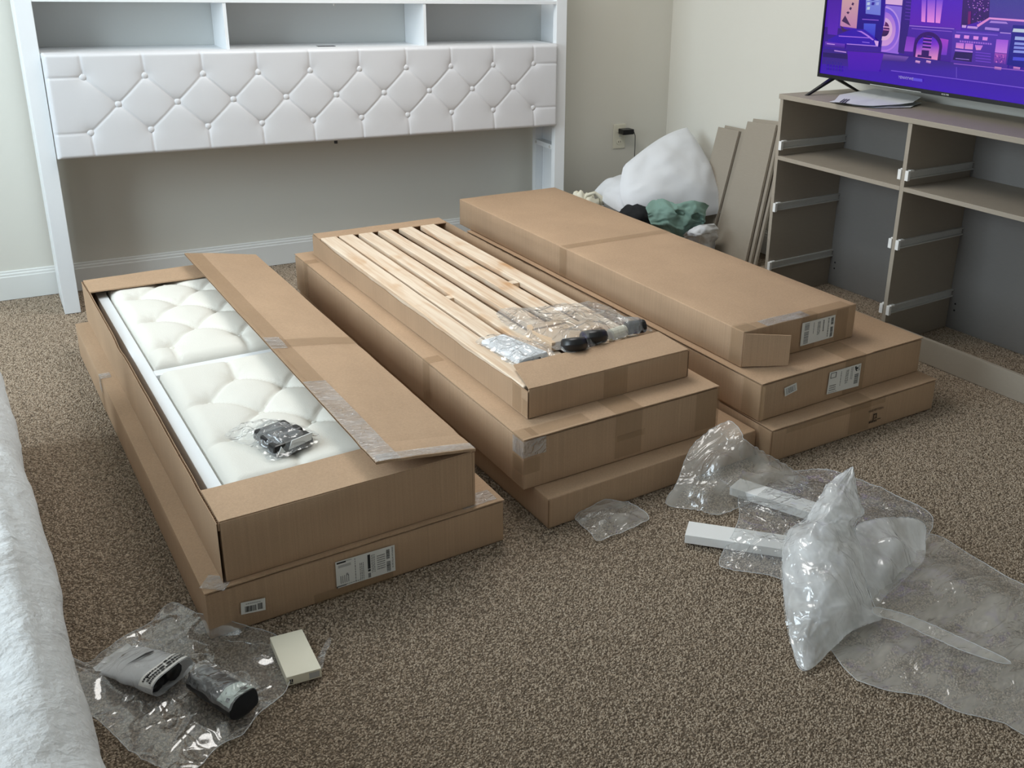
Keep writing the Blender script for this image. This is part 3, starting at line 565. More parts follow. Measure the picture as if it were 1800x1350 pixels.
poly([(0.7524,1.3689),(0.7565,1.3689),(0.757,1.3659),(0.753,1.3658)], [(150,90,220)]*4)
poly([(0.7201,1.39),(0.7262,1.3902),(0.7268,1.3871),(0.7206,1.387)], [(120,50,190)]*4)
poly([(0.7718,1.363),(0.7745,1.363),(0.7751,1.36),(0.7723,1.36)], [(190,120,235)]*4)
poly([(0.7251,1.3973),(0.731,1.3974),(0.7316,1.3943),(0.7257,1.3942)], [(120,50,190)]*4)
poly([(0.7613,1.348),(0.7652,1.3481),(0.7658,1.345),(0.7618,1.345)], [(120,50,190)]*4)
poly([(0.7419,1.3537),(0.7461,1.3538),(0.7467,1.3507),(0.7425,1.3507)], [(150,90,220)]*4)
poly([(0.7779,1.3963),(0.7809,1.3962),(0.7815,1.3932),(0.7785,1.3933)], [(150,90,220)]*4)
poly([(0.728,1.3603),(0.7336,1.3605),(0.7342,1.3574),(0.7286,1.3573)], [(220,150,245)]*4)
poly([(0.7446,1.352),(0.7493,1.3521),(0.7499,1.349),(0.7452,1.3489)], [(120,50,190)]*4)
poly([(0.7601,1.3489),(0.7653,1.349),(0.7658,1.346),(0.7607,1.3458)], [(190,120,235)]*4)
poly([(0.7855,1.3455),(0.7906,1.3456),(0.7911,1.3426),(0.7861,1.3425)], [(150,90,220)]*4)
poly([(0.7642,1.3824),(0.7688,1.3825),(0.7694,1.3794),(0.7648,1.3794)], [(190,120,235)]*4)
poly([(0.7644,1.389),(0.7701,1.3892),(0.7706,1.3861),(0.7649,1.386)], [(220,150,245)]*4)
poly([(0.724,1.3953),(0.7298,1.3955),(0.7304,1.3924),(0.7246,1.3923)], [(120,50,190)]*4)
poly([(0.7138,1.352),(0.718,1.352),(0.7186,1.349),(0.7144,1.3489)], [(150,90,220)]*4)
poly([(0.7036,1.3731),(0.7077,1.3732),(0.7083,1.3701),(0.7041,1.37)], [(190,120,235)]*4)
poly([(0.7078,1.3625),(0.7105,1.3624),(0.7111,1.3593),(0.7084,1.3594)], [(220,150,245)]*4)
poly([(0.7573,1.3477),(0.7609,1.3477),(0.7615,1.3447),(0.7579,1.3446)], [(150,90,220)]*4)
poly([(0.7909,1.3849),(0.7936,1.3848),(0.7942,1.3818),(0.7914,1.3819)], [(190,120,235)]*4)
poly([(0.7936,1.3472),(0.7971,1.3472),(0.7977,1.3441),(0.7941,1.3441)], [(220,150,245)]*4)
poly([(0.712,1.3959),(0.7179,1.396),(0.7185,1.393),(0.7126,1.3929)], [(220,150,245)]*4)
poly([(0.7316,1.3914),(0.7375,1.3916),(0.7381,1.3885),(0.7322,1.3884)], [(120,50,190)]*4)
poly([(0.7448,1.3702),(0.7498,1.3702),(0.7504,1.3672),(0.7454,1.3671)], [(190,120,235)]*4)
poly([(0.7638,1.347),(0.7682,1.3471),(0.7688,1.344),(0.7643,1.344)], [(120,50,190)]*4)
poly([(0.7626,1.3599),(0.7687,1.3601),(0.7693,1.3571),(0.7632,1.3569)], [(120,50,190)]*4)
poly([(0.7913,1.3728),(0.7958,1.3729),(0.7964,1.3699),(0.7919,1.3698)], [(190,120,235)]*4)
poly([(0.7794,1.3453),(0.7831,1.3454),(0.7836,1.3423),(0.78,1.3423)], [(120,50,190)]*4)
poly([(0.7601,1.3646),(0.7628,1.3646),(0.7633,1.3615),(0.7606,1.3615)], [(220,150,245)]*4)
poly([(0.747,1.3611),(0.7509,1.3611),(0.7515,1.3581),(0.7476,1.358)], [(220,150,245)]*4)
poly([(0.7645,1.3999),(0.7672,1.3998),(0.7678,1.3968),(0.7651,1.3968)], [(190,120,235)]*4)
poly([(0.7871,1.388),(0.7913,1.388),(0.7919,1.385),(0.7877,1.385)], [(220,150,245)]*4)
poly([(0.7154,1.3878),(0.721,1.3879),(0.7215,1.3849),(0.716,1.3848)], [(220,150,245)]*4)
poly([(0.7287,1.3775),(0.7343,1.3776),(0.7349,1.3745),(0.7293,1.3744)], [(190,120,235)]*4)
poly([(0.7925,1.3636),(0.7954,1.3636),(0.796,1.3605),(0.793,1.3606)], [(150,90,220)]*4)
poly([(0.7596,1.3854),(0.7633,1.3854),(0.7639,1.3824),(0.7602,1.3824)], [(120,50,190)]*4)
poly([(0.7574,1.3952),(0.7622,1.3953),(0.7628,1.3922),(0.7579,1.3922)], [(220,150,245)]*4)
poly([(0.761,1.3881),(0.7666,1.3882),(0.7672,1.3852),(0.7616,1.3851)], [(150,90,220)]*4)
poly([(0.7124,1.3553),(0.7158,1.3553),(0.7164,1.3522),(0.713,1.3522)], [(120,50,190)]*4)
poly([(0.7304,1.3538),(0.733,1.3538),(0.7336,1.3507),(0.731,1.3507)], [(150,90,220)]*4)
poly([(0.735,1.3512),(0.7398,1.3513),(0.7403,1.3483),(0.7356,1.3482)], [(220,150,245)]*4)
poly([(0.7372,1.3519),(0.74,1.3518),(0.7406,1.3488),(0.7377,1.3488)], [(220,150,245)]*4)
poly([(0.7554,1.3765),(0.7599,1.3765),(0.7605,1.3735),(0.756,1.3734)], [(220,150,245)]*4)
poly([(0.7464,1.3637),(0.7501,1.3637),(0.7506,1.3606),(0.747,1.3606)], [(120,50,190)]*4)
poly([(0.7048,1.374),(0.7082,1.374),(0.7087,1.3709),(0.7054,1.3709)], [(120,50,190)]*4)
poly([(0.7921,1.3523),(0.7983,1.3525),(0.7989,1.3495),(0.7926,1.3493)], [(120,50,190)]*4)
poly([(0.7587,1.3441),(0.764,1.3442),(0.7646,1.3412),(0.7593,1.341)], [(190,120,235)]*4)
poly([(0.7739,1.3537),(0.779,1.3538),(0.7795,1.3507),(0.7745,1.3506)], [(220,150,245)]*4)
poly([(0.7563,1.3495),(0.7622,1.3497),(0.7627,1.3466),(0.7569,1.3464)], [(220,150,245)]*4)
poly([(0.7108,1.3842),(0.7135,1.3841),(0.714,1.381),(0.7114,1.3811)], [(150,90,220)]*4)
poly([(0.7881,1.3509),(0.7928,1.351),(0.7934,1.348),(0.7887,1.3479)], [(190,120,235)]*4)
poly([(0.7424,1.393),(0.7469,1.3931),(0.7474,1.39),(0.743,1.39)], [(150,90,220)]*4)
poly([(0.7632,1.371),(0.7672,1.371),(0.7678,1.3679),(0.7637,1.3679)], [(190,120,235)]*4)
poly([(0.7415,1.3296),(0.7473,1.3297),(0.7479,1.3267),(0.742,1.3265)], [(120,50,190)]*4)
poly([(0.7822,1.3417),(0.7855,1.3418),(0.7861,1.3387),(0.7827,1.3387)], [(190,120,235)]*4)
poly([(0.7642,1.303),(0.7674,1.303),(0.7679,1.2999),(0.7648,1.2999)], [(220,150,245)]*4)
poly([(0.7989,1.3061),(0.8045,1.3063),(0.8051,1.3032),(0.7995,1.303)], [(190,120,235)]*4)
poly([(0.7577,1.3148),(0.7617,1.3149),(0.7623,1.3118),(0.7582,1.3117)], [(220,150,245)]*4)
poly([(0.7363,1.3109),(0.7409,1.311),(0.7415,1.3079),(0.7369,1.3078)], [(190,120,235)]*4)
poly([(0.7582,1.3046),(0.7607,1.3045),(0.7613,1.3015),(0.7588,1.3015)], [(190,120,235)]*4)
poly([(0.7788,1.3423),(0.7814,1.3422),(0.782,1.3392),(0.7793,1.3392)], [(120,50,190)]*4)
poly([(0.8041,1.304),(0.8068,1.304),(0.8074,1.301),(0.8046,1.301)], [(120,50,190)]*4)
poly([(0.7397,1.3263),(0.7436,1.3264),(0.7442,1.3233),(0.7403,1.3233)], [(120,50,190)]*4)
poly([(0.7647,1.3257),(0.7679,1.3258),(0.7685,1.3227),(0.7653,1.3227)], [(220,150,245)]*4)
poly([(0.7483,1.3362),(0.7508,1.3362),(0.7513,1.3331),(0.7488,1.3332)], [(120,50,190)]*4)
poly([(0.7854,1.317),(0.788,1.3169),(0.7886,1.3139),(0.786,1.3139)], [(120,50,190)]*4)
poly([(0.7702,1.3051),(0.7742,1.3052),(0.7747,1.3021),(0.7708,1.3021)], [(190,120,235)]*4)
poly([(0.7686,1.3225),(0.7726,1.3226),(0.7731,1.3195),(0.7692,1.3194)], [(120,50,190)]*4)
poly([(0.7136,1.3362),(0.726,1.337),(0.7319,1.2914),(0.7199,1.2884)], [(120,20,130),(120,20,130),(130,24,110),(130,24,110)])
poly([(0.7896,1.443),(0.9953,1.452),(1.0217,1.3211),(0.8082,1.3198)], [(62,70,160),(62,70,160),(84,62,170),(84,62,170)])
poly([(0.808,1.3208),(1.0214,1.323),(1.0227,1.3162),(0.8094,1.3137)], [(240,160,238)]*4)
poly([(0.7599,1.2893),(0.808,1.3208),(0.8118,1.3139),(0.7663,1.2815)], [(240,150,228)]*4)
poly([(0.8118,1.3139),(1.0229,1.3152),(1.0312,1.2744),(0.7241,1.2655),(0.7663,1.2815)], [(92,62,180),(92,62,180),(74,50,170),(74,50,170),(74,50,170)])
poly([(0.8175,1.3092),(0.882,1.3098),(0.8903,1.3033),(0.8117,1.3015)], [(180,140,238)]*4)
poly([(0.6952,1.2844),(0.7155,1.2849),(0.7147,1.2753),(0.6969,1.275)], [(214,170,244)]*4)
poly([(0.7209,1.2832),(0.7659,1.2835),(0.765,1.2751),(0.7199,1.2747)], [(206,160,244)]*4)
poly([(0.7977,1.285),(0.8584,1.2845),(0.8578,1.2753),(0.7971,1.2756)], [(180,140,240)]*4)
poly([(0.8632,1.2716),(0.9081,1.2722),(0.9091,1.2672),(0.8642,1.2665)], [(190,150,244)]*4)
poly([(0.6576,1.2645),(0.9158,1.2688),(0.9186,1.1457),(0.6704,1.136)], [(88,54,190),(88,54,190),(80,40,170),(80,40,170)])
poly([(0.6743,1.2583),(0.8556,1.2617),(0.8563,1.2577),(0.675,1.2541)], [(130,90,226)]*4)
poly([(0.6711,1.2474),(0.6942,1.2478),(0.6939,1.2354),(0.672,1.235)], [(236,150,248)]*4)
poly([(0.7122,1.2477),(0.7349,1.2482),(0.7347,1.2359),(0.7131,1.2355)], [(236,150,248)]*4)
poly([(0.7538,1.2481),(0.7762,1.2485),(0.776,1.2363),(0.7548,1.236)], [(236,150,248)]*4)
poly([(0.7936,1.2485),(0.8156,1.2489),(0.8154,1.2368),(0.7946,1.2364)], [(236,150,248)]*4)
poly([(0.6955,1.227),(0.7032,1.227),(0.7043,1.2207),(0.6966,1.2207)], [(170,110,236)]*4)
poly([(0.706,1.2272),(0.7136,1.2272),(0.7148,1.2209),(0.7071,1.2209)], [(170,110,236)]*4)
poly([(0.7164,1.2273),(0.7241,1.2274),(0.7252,1.2211),(0.7176,1.221)], [(170,110,236)]*4)
poly([(0.7268,1.2275),(0.7345,1.2275),(0.7356,1.2212),(0.728,1.2212)], [(170,110,236)]*4)
poly([(0.7372,1.2276),(0.7448,1.2277),(0.746,1.2214),(0.7384,1.2214)], [(170,110,236)]*4)
poly([(0.7476,1.2278),(0.7551,1.2278),(0.7563,1.2216),(0.7487,1.2215)], [(170,110,236)]*4)
poly([(0.7578,1.2279),(0.7654,1.228),(0.7665,1.2217),(0.759,1.2217)], [(170,110,236)]*4)
poly([(0.7681,1.2281),(0.7756,1.2281),(0.7767,1.2219),(0.7692,1.2219)], [(170,110,236)]*4)
poly([(0.7783,1.2282),(0.7857,1.2283),(0.7869,1.2221),(0.7794,1.222)], [(170,110,236)]*4)
poly([(0.7884,1.2284),(0.7959,1.2284),(0.797,1.2222),(0.7896,1.2222)], [(170,110,236)]*4)
poly([(0.7986,1.2285),(0.8059,1.2286),(0.8071,1.2224),(0.7997,1.2223)], [(170,110,236)]*4)
poly([(0.8086,1.2287),(0.816,1.2287),(0.8172,1.2226),(0.8098,1.2225)], [(170,110,236)]*4)
poly([(0.8187,1.2288),(0.826,1.2289),(0.8272,1.2227),(0.8198,1.2227)], [(170,110,236)]*4)
poly([(0.8287,1.229),(0.836,1.229),(0.8371,1.2229),(0.8298,1.2228)], [(170,110,236)]*4)
poly([(0.6818,1.2172),(0.7176,1.2183),(0.7189,1.1971),(0.6827,1.1979)], [(206,120,242),(206,120,242),(236,150,226),(236,150,226)])
poly([(0.7226,1.2188),(0.7578,1.2198),(0.7593,1.1988),(0.724,1.1975)], [(206,120,242),(206,120,242),(236,150,226),(236,150,226)])
poly([(0.766,1.2163),(0.8007,1.2174),(0.794,1.2),(0.7744,1.1981)], [(206,120,242),(206,120,242),(236,150,226),(236,150,226)])
poly([(0.6813,1.1913),(0.7604,1.1925),(0.7614,1.1873),(0.6822,1.186)], [(196,140,246)]*4)
poly([(0.6828,1.1829),(0.7616,1.1862),(0.7629,1.1522),(0.678,1.152)], [(44,24,100)]*4)
poly([(0.6896,1.1597),(0.7512,1.1606),(0.7516,1.1581),(0.6901,1.1572)], [(170,130,240)]*4)
poly([(0.7732,1.1916),(0.8399,1.1918),(0.8405,1.1887),(0.7737,1.1885)], [(120,70,220)]*4)
poly([(0.7751,1.1812),(0.8418,1.1815),(0.8424,1.1784),(0.7757,1.1781)], [(120,70,220)]*4)
poly([(0.777,1.1708),(0.8438,1.1712),(0.8444,1.1681),(0.7776,1.1676)], [(120,70,220)]*4)
poly([(0.779,1.1603),(0.8458,1.1609),(0.8464,1.1578),(0.7796,1.1572)], [(120,70,220)]*4)
poly([(0.8539,1.2451),(0.9038,1.2463),(0.906,1.1983),(0.8558,1.1975)], [(168,90,238),(168,90,238),(212,130,244),(212,130,244)])
poly([(0.8562,1.1955),(0.9064,1.1963),(0.9088,1.1592),(0.8581,1.1601)], [(170,80,200),(170,80,200),(110,50,180),(110,50,180)])
poly([(0.8898,1.1827),(0.8933,1.1831),(0.8943,1.178),(0.8907,1.1777)], [(90,40,170)]*4)
poly([(0.8774,1.1837),(0.8809,1.184),(0.8819,1.1789),(0.8784,1.1786)], [(90,40,170)]*4)
poly([(0.8857,1.1899),(0.8893,1.1903),(0.8902,1.1852),(0.8867,1.1848)], [(90,40,170)]*4)
poly([(0.8672,1.1862),(0.8708,1.1866),(0.8717,1.1815),(0.8682,1.1811)], [(220,120,220)]*4)
poly([(0.8971,1.1816),(0.9007,1.182),(0.9016,1.1769),(0.8981,1.1766)], [(90,40,170)]*4)
poly([(0.8664,1.1686),(0.8699,1.169),(0.8709,1.1639),(0.8673,1.1635)], [(90,40,170)]*4)
poly([(0.8885,1.1696),(0.8921,1.1699),(0.8931,1.1648),(0.8895,1.1645)], [(220,120,220)]*4)
poly([(0.8942,1.1707),(0.8977,1.171),(0.8987,1.166),(0.8952,1.1656)], [(90,40,170)]*4)
poly([(0.8677,1.1661),(0.8713,1.1665),(0.8723,1.1614),(0.8687,1.161)], [(220,120,220)]*4)
poly([(0.8819,1.1742),(0.8855,1.1745),(0.8864,1.1694),(0.8829,1.1691)], [(90,40,170)]*4)
poly([(0.8648,1.1893),(0.8683,1.1897),(0.8693,1.1846),(0.8657,1.1842)], [(220,120,220)]*4)
poly([(0.8591,1.1859),(0.8626,1.1863),(0.8636,1.1811),(0.8601,1.1808)], [(90,40,170)]*4)
poly([(0.8966,1.1636),(0.9001,1.1639),(0.9011,1.1588),(0.8976,1.1585)], [(90,40,170)]*4)
poly([(0.8897,1.1914),(0.8932,1.1918),(0.8942,1.1867),(0.8906,1.1863)], [(220,120,220)]*4)
poly([(0.8661,1.1667),(0.8697,1.1671),(0.8706,1.162),(0.8671,1.1616)], [(220,120,220)]*4)
poly([(0.8846,1.1649),(0.8882,1.1653),(0.8892,1.1602),(0.8856,1.1598)], [(220,120,220)]*4)
poly([(0.892,1.1852),(0.8956,1.1856),(0.8965,1.1805),(0.893,1.1802)], [(220,120,220)]*4)
poly([(0.886,1.178),(0.8896,1.1784),(0.8905,1.1733),(0.887,1.1729)], [(90,40,170)]*4)
poly([(0.8711,1.172),(0.8747,1.1723),(0.8756,1.1672),(0.8721,1.1668)], [(90,40,170)]*4)
poly([(0.8855,1.162),(0.889,1.1623),(0.89,1.1572),(0.8865,1.1569)], [(90,40,170)]*4)
poly([(0.8833,1.1615),(0.8868,1.1619),(0.8878,1.1568),(0.8842,1.1564)], [(90,40,170)]*4)
poly([(0.8969,1.1632),(0.9005,1.1635),(0.9014,1.1584),(0.8979,1.1581)], [(90,40,170)]*4)
poly([(0.9119,1.3009),(1.0249,1.3055),(1.0557,1.1527),(0.9139,1.1577)], [(40,26,150),(40,26,150),(30,22,150),(30,22,150)])
poly([(0.9165,1.2891),(1.0276,1.2919),(1.0302,1.2793),(0.9143,1.2768)], [(206,220,240)]*4)
poly([(0.9289,1.2618),(1.0333,1.2637),(1.0355,1.2529),(0.9289,1.2496)], [(170,185,246)]*4)
poly([(0.9307,1.2416),(1.0373,1.2441),(1.0388,1.2363),(0.9302,1.2324)], [(150,160,246)]*4)
poly([(0.9314,1.2274),(1.04,1.2304),(1.0416,1.2226),(0.9309,1.2181)], [(140,150,245)]*4)
poly([(0.9321,1.2131),(1.0428,1.2167),(1.0444,1.2089),(0.9316,1.2039)], [(150,160,248)]*4)
poly([(0.9348,1.1888),(1.0476,1.1931),(1.0497,1.1823),(0.9348,1.1764)], [(80,80,230)]*4)
poly([(0.0053,1.1296),(0.3619,1.1472),(0.6851,1.1419),(1.0565,1.1488),(1.0701,1.0813),(0.3735,1.0766),(0.0078,1.0656)], [(64,36,150),(64,36,150),(64,36,150),(70,34,180),(70,34,180),(70,34,180),(64,36,150)])
poly([(0.3393,1.1404),(0.4699,1.1419),(0.4537,1.1198),(0.3375,1.1146)], [(130,90,190),(130,90,190),(70,40,150),(70,40,150)])
poly([(0.5055,1.132),(0.528,1.131),(0.527,1.1208),(0.5042,1.1229)], [(255,200,240),(255,200,240),(150,80,190),(150,80,190)])
poly([(0.5573,1.1374),(0.5793,1.1363),(0.5784,1.1262),(0.5561,1.1283)], [(255,200,240),(255,200,240),(150,80,190),(150,80,190)])
poly([(0.6855,1.1398),(1.0569,1.1468),(1.0575,1.1438),(0.686,1.1366)], [(160,100,220)]*4)
poly([(0.8656,1.1462),(0.8946,1.1462),(0.8944,1.1347),(0.8652,1.1357)], [(230,150,220),(230,150,220),(110,60,180),(110,60,180)])
poly([(0.9429,1.1546),(0.9709,1.1546),(0.9708,1.1433),(0.9425,1.1442)], [(230,150,220),(230,150,220),(110,60,180),(110,60,180)])
poly([(0.0074,1.115),(0.1508,1.1218),(0.1509,1.1001),(0.0102,1.0956)], [(46,26,110)]*4)
poly([(0.0716,1.131),(0.1398,1.1303),(0.1406,1.1256),(0.0723,1.1262)], [(200,150,240)]*4)
poly([(0.014,1.1622),(0.1285,1.1628),(0.1286,1.1412),(0.0138,1.1402)], [(120,60,210),(120,60,210),(60,30,150),(60,30,150)])
poly([(0.0249,1.1559),(0.0711,1.1564),(0.0716,1.1528),(0.0254,1.1523)], [(210,160,250)]*4)
poly([(0.0261,1.1706),(0.0906,1.2002),(0.166,1.2289),(0.2249,1.2301),(0.2712,1.2083),(0.3079,1.186),(0.3079,1.1675),(0.1763,1.1624),(0.034,1.1616)], [(60,20,190)]*9)
poly([(0.1827,1.222),(0.2106,1.2231),(0.2498,1.2088),(0.2827,1.193),(0.2741,1.19),(0.2346,1.2075),(0.2084,1.217)], [(190,130,250)]*7)
poly([(0.0883,1.194),(0.2633,1.2006),(0.2638,1.1972),(0.0888,1.1905)], [(180,120,250)]*4)
poly([(0.2831,1.1908),(0.3074,1.1894),(0.3075,1.1698),(0.2953,1.171)], [(230,180,252)]*4)
poly([(0.1378,1.1649),(0.3074,1.1709),(0.3079,1.1675),(0.1383,1.1613)], [(190,140,252)]*4)
poly([(0.2204,1.1805),(0.2604,1.1806),(0.2609,1.1771),(0.2209,1.1771)], [(150,110,250)]*4)
poly([(0.1458,1.1333),(0.3418,1.1429),(0.3302,1.0671),(0.1641,1.0557)], [(90,22,196),(90,22,196),(78,20,196),(78,20,196)])
poly([(0.0326,1.0806),(0.0393,1.0806),(0.0406,1.0716),(0.0339,1.0716)], [(50,40,160)]*4)
poly([(0.0347,1.066),(0.0414,1.066),(0.0427,1.057),(0.036,1.057)], [(50,40,160)]*4)
poly([(0.0368,1.0514),(0.0435,1.0514),(0.0449,1.0424),(0.0382,1.0424)], [(50,40,160)]*4)
poly([(0.0492,1.0809),(0.0559,1.0808),(0.0572,1.0719),(0.0505,1.0719)], [(50,40,160)]*4)
poly([(0.0514,1.0663),(0.058,1.0663),(0.0593,1.0573),(0.0527,1.0574)], [(50,40,160)]*4)
poly([(0.0535,1.0518),(0.0602,1.0518),(0.0615,1.0428),(0.0548,1.0428)], [(50,40,160)]*4)
poly([(0.0658,1.0811),(0.0724,1.0811),(0.0737,1.0722),(0.0671,1.0722)], [(50,40,160)]*4)
poly([(0.0679,1.0666),(0.0745,1.0666),(0.0759,1.0577),(0.0693,1.0577)], [(50,40,160)]*4)
poly([(0.0701,1.0521),(0.0767,1.0521),(0.078,1.0431),(0.0714,1.0431)], [(50,40,160)]*4)
poly([(0.0822,1.0814),(0.0888,1.0813),(0.0902,1.0724),(0.0836,1.0725)], [(50,40,160)]*4)
poly([(0.0844,1.0669),(0.091,1.0669),(0.0923,1.058),(0.0857,1.058)], [(50,40,160)]*4)
poly([(0.0866,1.0524),(0.0931,1.0524),(0.0945,1.0435),(0.0879,1.0435)], [(50,40,160)]*4)
poly([(0.0986,1.0816),(0.1052,1.0816),(0.1065,1.0727),(0.0999,1.0727)], [(50,40,160)]*4)
poly([(0.1008,1.0672),(0.1073,1.0672),(0.1087,1.0583),(0.1021,1.0583)], [(50,40,160)]*4)
poly([(0.1029,1.0528),(0.1095,1.0528),(0.1108,1.0439),(0.1043,1.0439)], [(50,40,160)]*4)
poly([(0.1149,1.0819),(0.1214,1.0818),(0.1227,1.073),(0.1162,1.073)], [(50,40,160)]*4)
poly([(0.1171,1.0675),(0.1236,1.0675),(0.1249,1.0586),(0.1184,1.0586)], [(50,40,160)]*4)
poly([(0.1192,1.0531),(0.1257,1.0531),(0.1271,1.0442),(0.1206,1.0442)], [(50,40,160)]*4)
poly([(0.3906,1.0801),(0.7578,1.0838),(1.0693,1.0853),(1.07,1.0821),(0.7583,1.0806),(0.3912,1.0767)], [(130,92,232)]*6)
poly([(0.6984,1.1259),(0.7035,1.1265),(0.7109,1.0859),(0.7058,1.0853)], [(100,70,200)]*4)
poly([(0.5061,1.0625),(0.5509,1.0628),(0.5529,1.0515),(0.5081,1.0511)], [(104,84,236)]*4)
tv_, tf_ = text_polys('YENVIYWE', 0.0155)
for f_ in tf_: poly([(0.4701 + tv_[i][0], 1.0569 + tv_[i][1]) for i in f_], [(196,186,246)]*len(f_))
sm = MB(); cols = []
for i, (pts, cl) in enumerate(PIC):
    x = TT + 0.0060 - i*0.00002
    sm.add([(x, -s, z) for s, z in pts], [tuple(range(len(pts)))])
    cols += [tuple(c) for c in cl]
so = obj('screen', sm, 'screen', TV)
ca_ = so.data.color_attributes.new('Col', 'FLOAT_COLOR', 'POINT')
for i, c in enumerate(cols): ca_.data[i].color = lin(c)

# papers on the dresser top
def sheets():
    specs = [
        ('paper_sheet', 'white printed letter with three dark lines on top of the dresser, uppermost sheet', [(0.3292, -0.0402), (0.1863, 0.1703), (0.185, 0.40), (0.44, 0.395), (0.507, 0.250), (0.470, 0.05)], 0.010, True),
        ('paper_sheet', 'white sheet fanned out under the printed letter at the dresser front', [(0.2747, 0.0038), (0.20, 0.22), (0.50, 0.26), (0.4879, 0.1171), (0.3966, 0.015)], 0.004, False),
        ('paper_sheet', 'lowest white sheet of the papers under the television', [(0.30, 0.06), (0.22, 0.36), (0.46, 0.38), (0.5276, 0.2121), (0.479, 0.0571)], 0.001, False)]
    for nm, lb, pts, dz, pr_ in specs:
        m = MB(); n = len(pts); cx = sum(p[0] for p in pts)/n; cy = sum(p[1] for p in pts)/n
        def P(s, t): return (t, -s, DT+0.001+dz+max(0, t-0.18)*(0.07 if pr_ else 0.01) + (0.002*math.sin(s*40) if dz else 0))
        vs = [P(*p) for p in pts]
        k = 6; ring = []
        for i in range(n):
            a, c = pts[i], pts[(i+1) % n]
            for j in range(k): ring.append((a[0]+(c[0]-a[0])*j/k, a[1]+(c[1]-a[1])*j/k))
        vs = [P(cx, cy)] + [P(*p) for p in ring]; q = len(ring)
        m.add(vs, [(0, 1+i, 1+(i+1) % q) for i in range(q)])
        t = thing(nm, lb, 'paper', dloc(0, 0, 0), DA, 'papers on the dresser')
        o = obj('sheet', m, 'paper', t)
        if pr_:
            ln = MB(); PL = [((0.3623, -0.0345), (0.2827, 0.0877)), ((0.3718, -0.0315), (0.2926, 0.0905)), ((0.3813, -0.0286), (0.3026, 0.0934))]
            for k in range(3):
                a, c = PL[k]
                w_ = 0.0035
                ln.add([P(a[0], a[1]), P(a[0]+w_, a[1]+w_), P(c[0]+w_, c[1]+w_), P(c[0], c[1])], [(0, 1, 2, 3)])
            ln.v = [(x, y, z+0.0030) for x, y, z in ln.v]; obj('printed_lines', ln, 'ink', t)
sheets()

# ================================================================== CARTONS (origin front left bottom corner; x right, y back, z up)
def corr(mb, p0, p1, z0, ztop, th, nrm, n=60, flute=0.0075):
    """an upright sheet of corrugated board from p0 to p1; ztop(t) gives its top edge; the flutes show in the raw edge"""
    p0, p1 = Vector(p0), Vector(p1); nr = Vector(nrm); L = (p1-p0).length
    for a, b in ((0, 0.0011), (th-0.0011, th)):
        k = len(mb.v)
        for i in range(n+1):
            q = p0.lerp(p1, i/n); z = ztop(i/n)
            for off in (a, b): mb.v += [(q.x+nr.x*off, q.y+nr.y*off, z0), (q.x+nr.x*off, q.y+nr.y*off, z)]
        for i in range(n):
            c = k+4*i; d = c+4
            mb.f += [(c, d, d+1, c+1), (c+2, c+3, d+3, d+2), (c+1, d+1, d+3, c+3)]
    m = int(L/flute); k = len(mb.v)
    for i in range(2*m+1):
        q = p0.lerp(p1, i/(2*m)); z = ztop(i/(2*m)) - 0.0006; o = 0.001 if i % 2 else th-0.001
        mb.v += [(q.x+nr.x*o, q.y+nr.y*o, z-0.02), (q.x+nr.x*o, q.y+nr.y*o, z)]
    for i in range(2*m): c = k+2*i; mb.f.append((c, c+2, c+3, c+1))

def soft_box(x0, x1, y0, y1, z0, z1, nx, ny, nzz, amp, seed, bev=0.004):
    """a slightly bulging, dented cardboard block"""
    bm = bmesh.new(); bmesh.ops.create_cube(bm, size=1.0)
    for v in bm.verts: v.co = Vector((x0+(x1-x0)*(v.co.x+0.5), y0+(y1-y0)*(v.co.y+0.5), z0+(z1-z0)*(v.co.z+0.5)))
    bmesh.ops.bevel(bm, geom=list(bm.edges), offset=bev, segments=2, affect='EDGES', profile=0.6)
    for ax, a, b, n in ((0, x0, x1, nx), (1, y0, y1, ny), (2, z0, z1, nzz)):
        for i in range(1, n):
            co = [0, 0, 0]; no = [0, 0, 0]; co[ax] = a+(b-a)*i/n; no[ax] = 1
            bmesh.ops.bisect_plane(bm, geom=list(bm.verts)+list(bm.edges)+list(bm.faces), plane_co=co, plane_no=no, dist=1e-5)
    bm.normal_update()
    for v in bm.verts:
        p = v.co; fx = min(p.x-x0, x1-p.x)/(x1-x0); fy = min(p.y-y0, y1-p.y)/(y1-y0); fz = min(p.z-z0, z1-p.z)/(z1-z0)
        d = amp*fbm(p.x*3.1+seed, p.y*2.3, p.z*5, 3)
        lim = 1.0 if p.z > z0+0.01 else 0.0
        v.co += v.normal*min(d, 0.0 if v.normal.z > 0.4 else 0.0008)*lim
    m = MB(); bm.verts.index_update(); m.v = [tuple(v.co) for v in bm.verts]; m.f = [tuple(v.index for v in f.verts) for f in bm.faces]; bm.free(); return m

def strip(parent, pts, wdir, w, mat='tape', name='tape', wob=0.0):
    """a strip of tape along pts (local), w wide in direction wdir; lies just off the board"""
    m = MB(); W = Vector(wdir)*w*0.5; n = len(pts)
    P = []
    for a, b in zip(pts[:-1], pts[1:]):
        k = max(1, int((Vector(b)-Vector(a)).length/0.03))
        P += [Vector(a).lerp(Vector(b), i/k) for i in range(k)]
    P.append(Vector(pts[-1]))
    for i, p in enumerate(P):
        j = wob*nz(i*1.7, w*10, 3.0); m.v += [tuple(p-W*(1+j)), tuple(p+W*(1-j))]
    m.f = [(2*i, 2*i+2, 2*i+3, 2*i+1) for i in range(len(P)-1)]
    return obj(name, m, mat, parent)

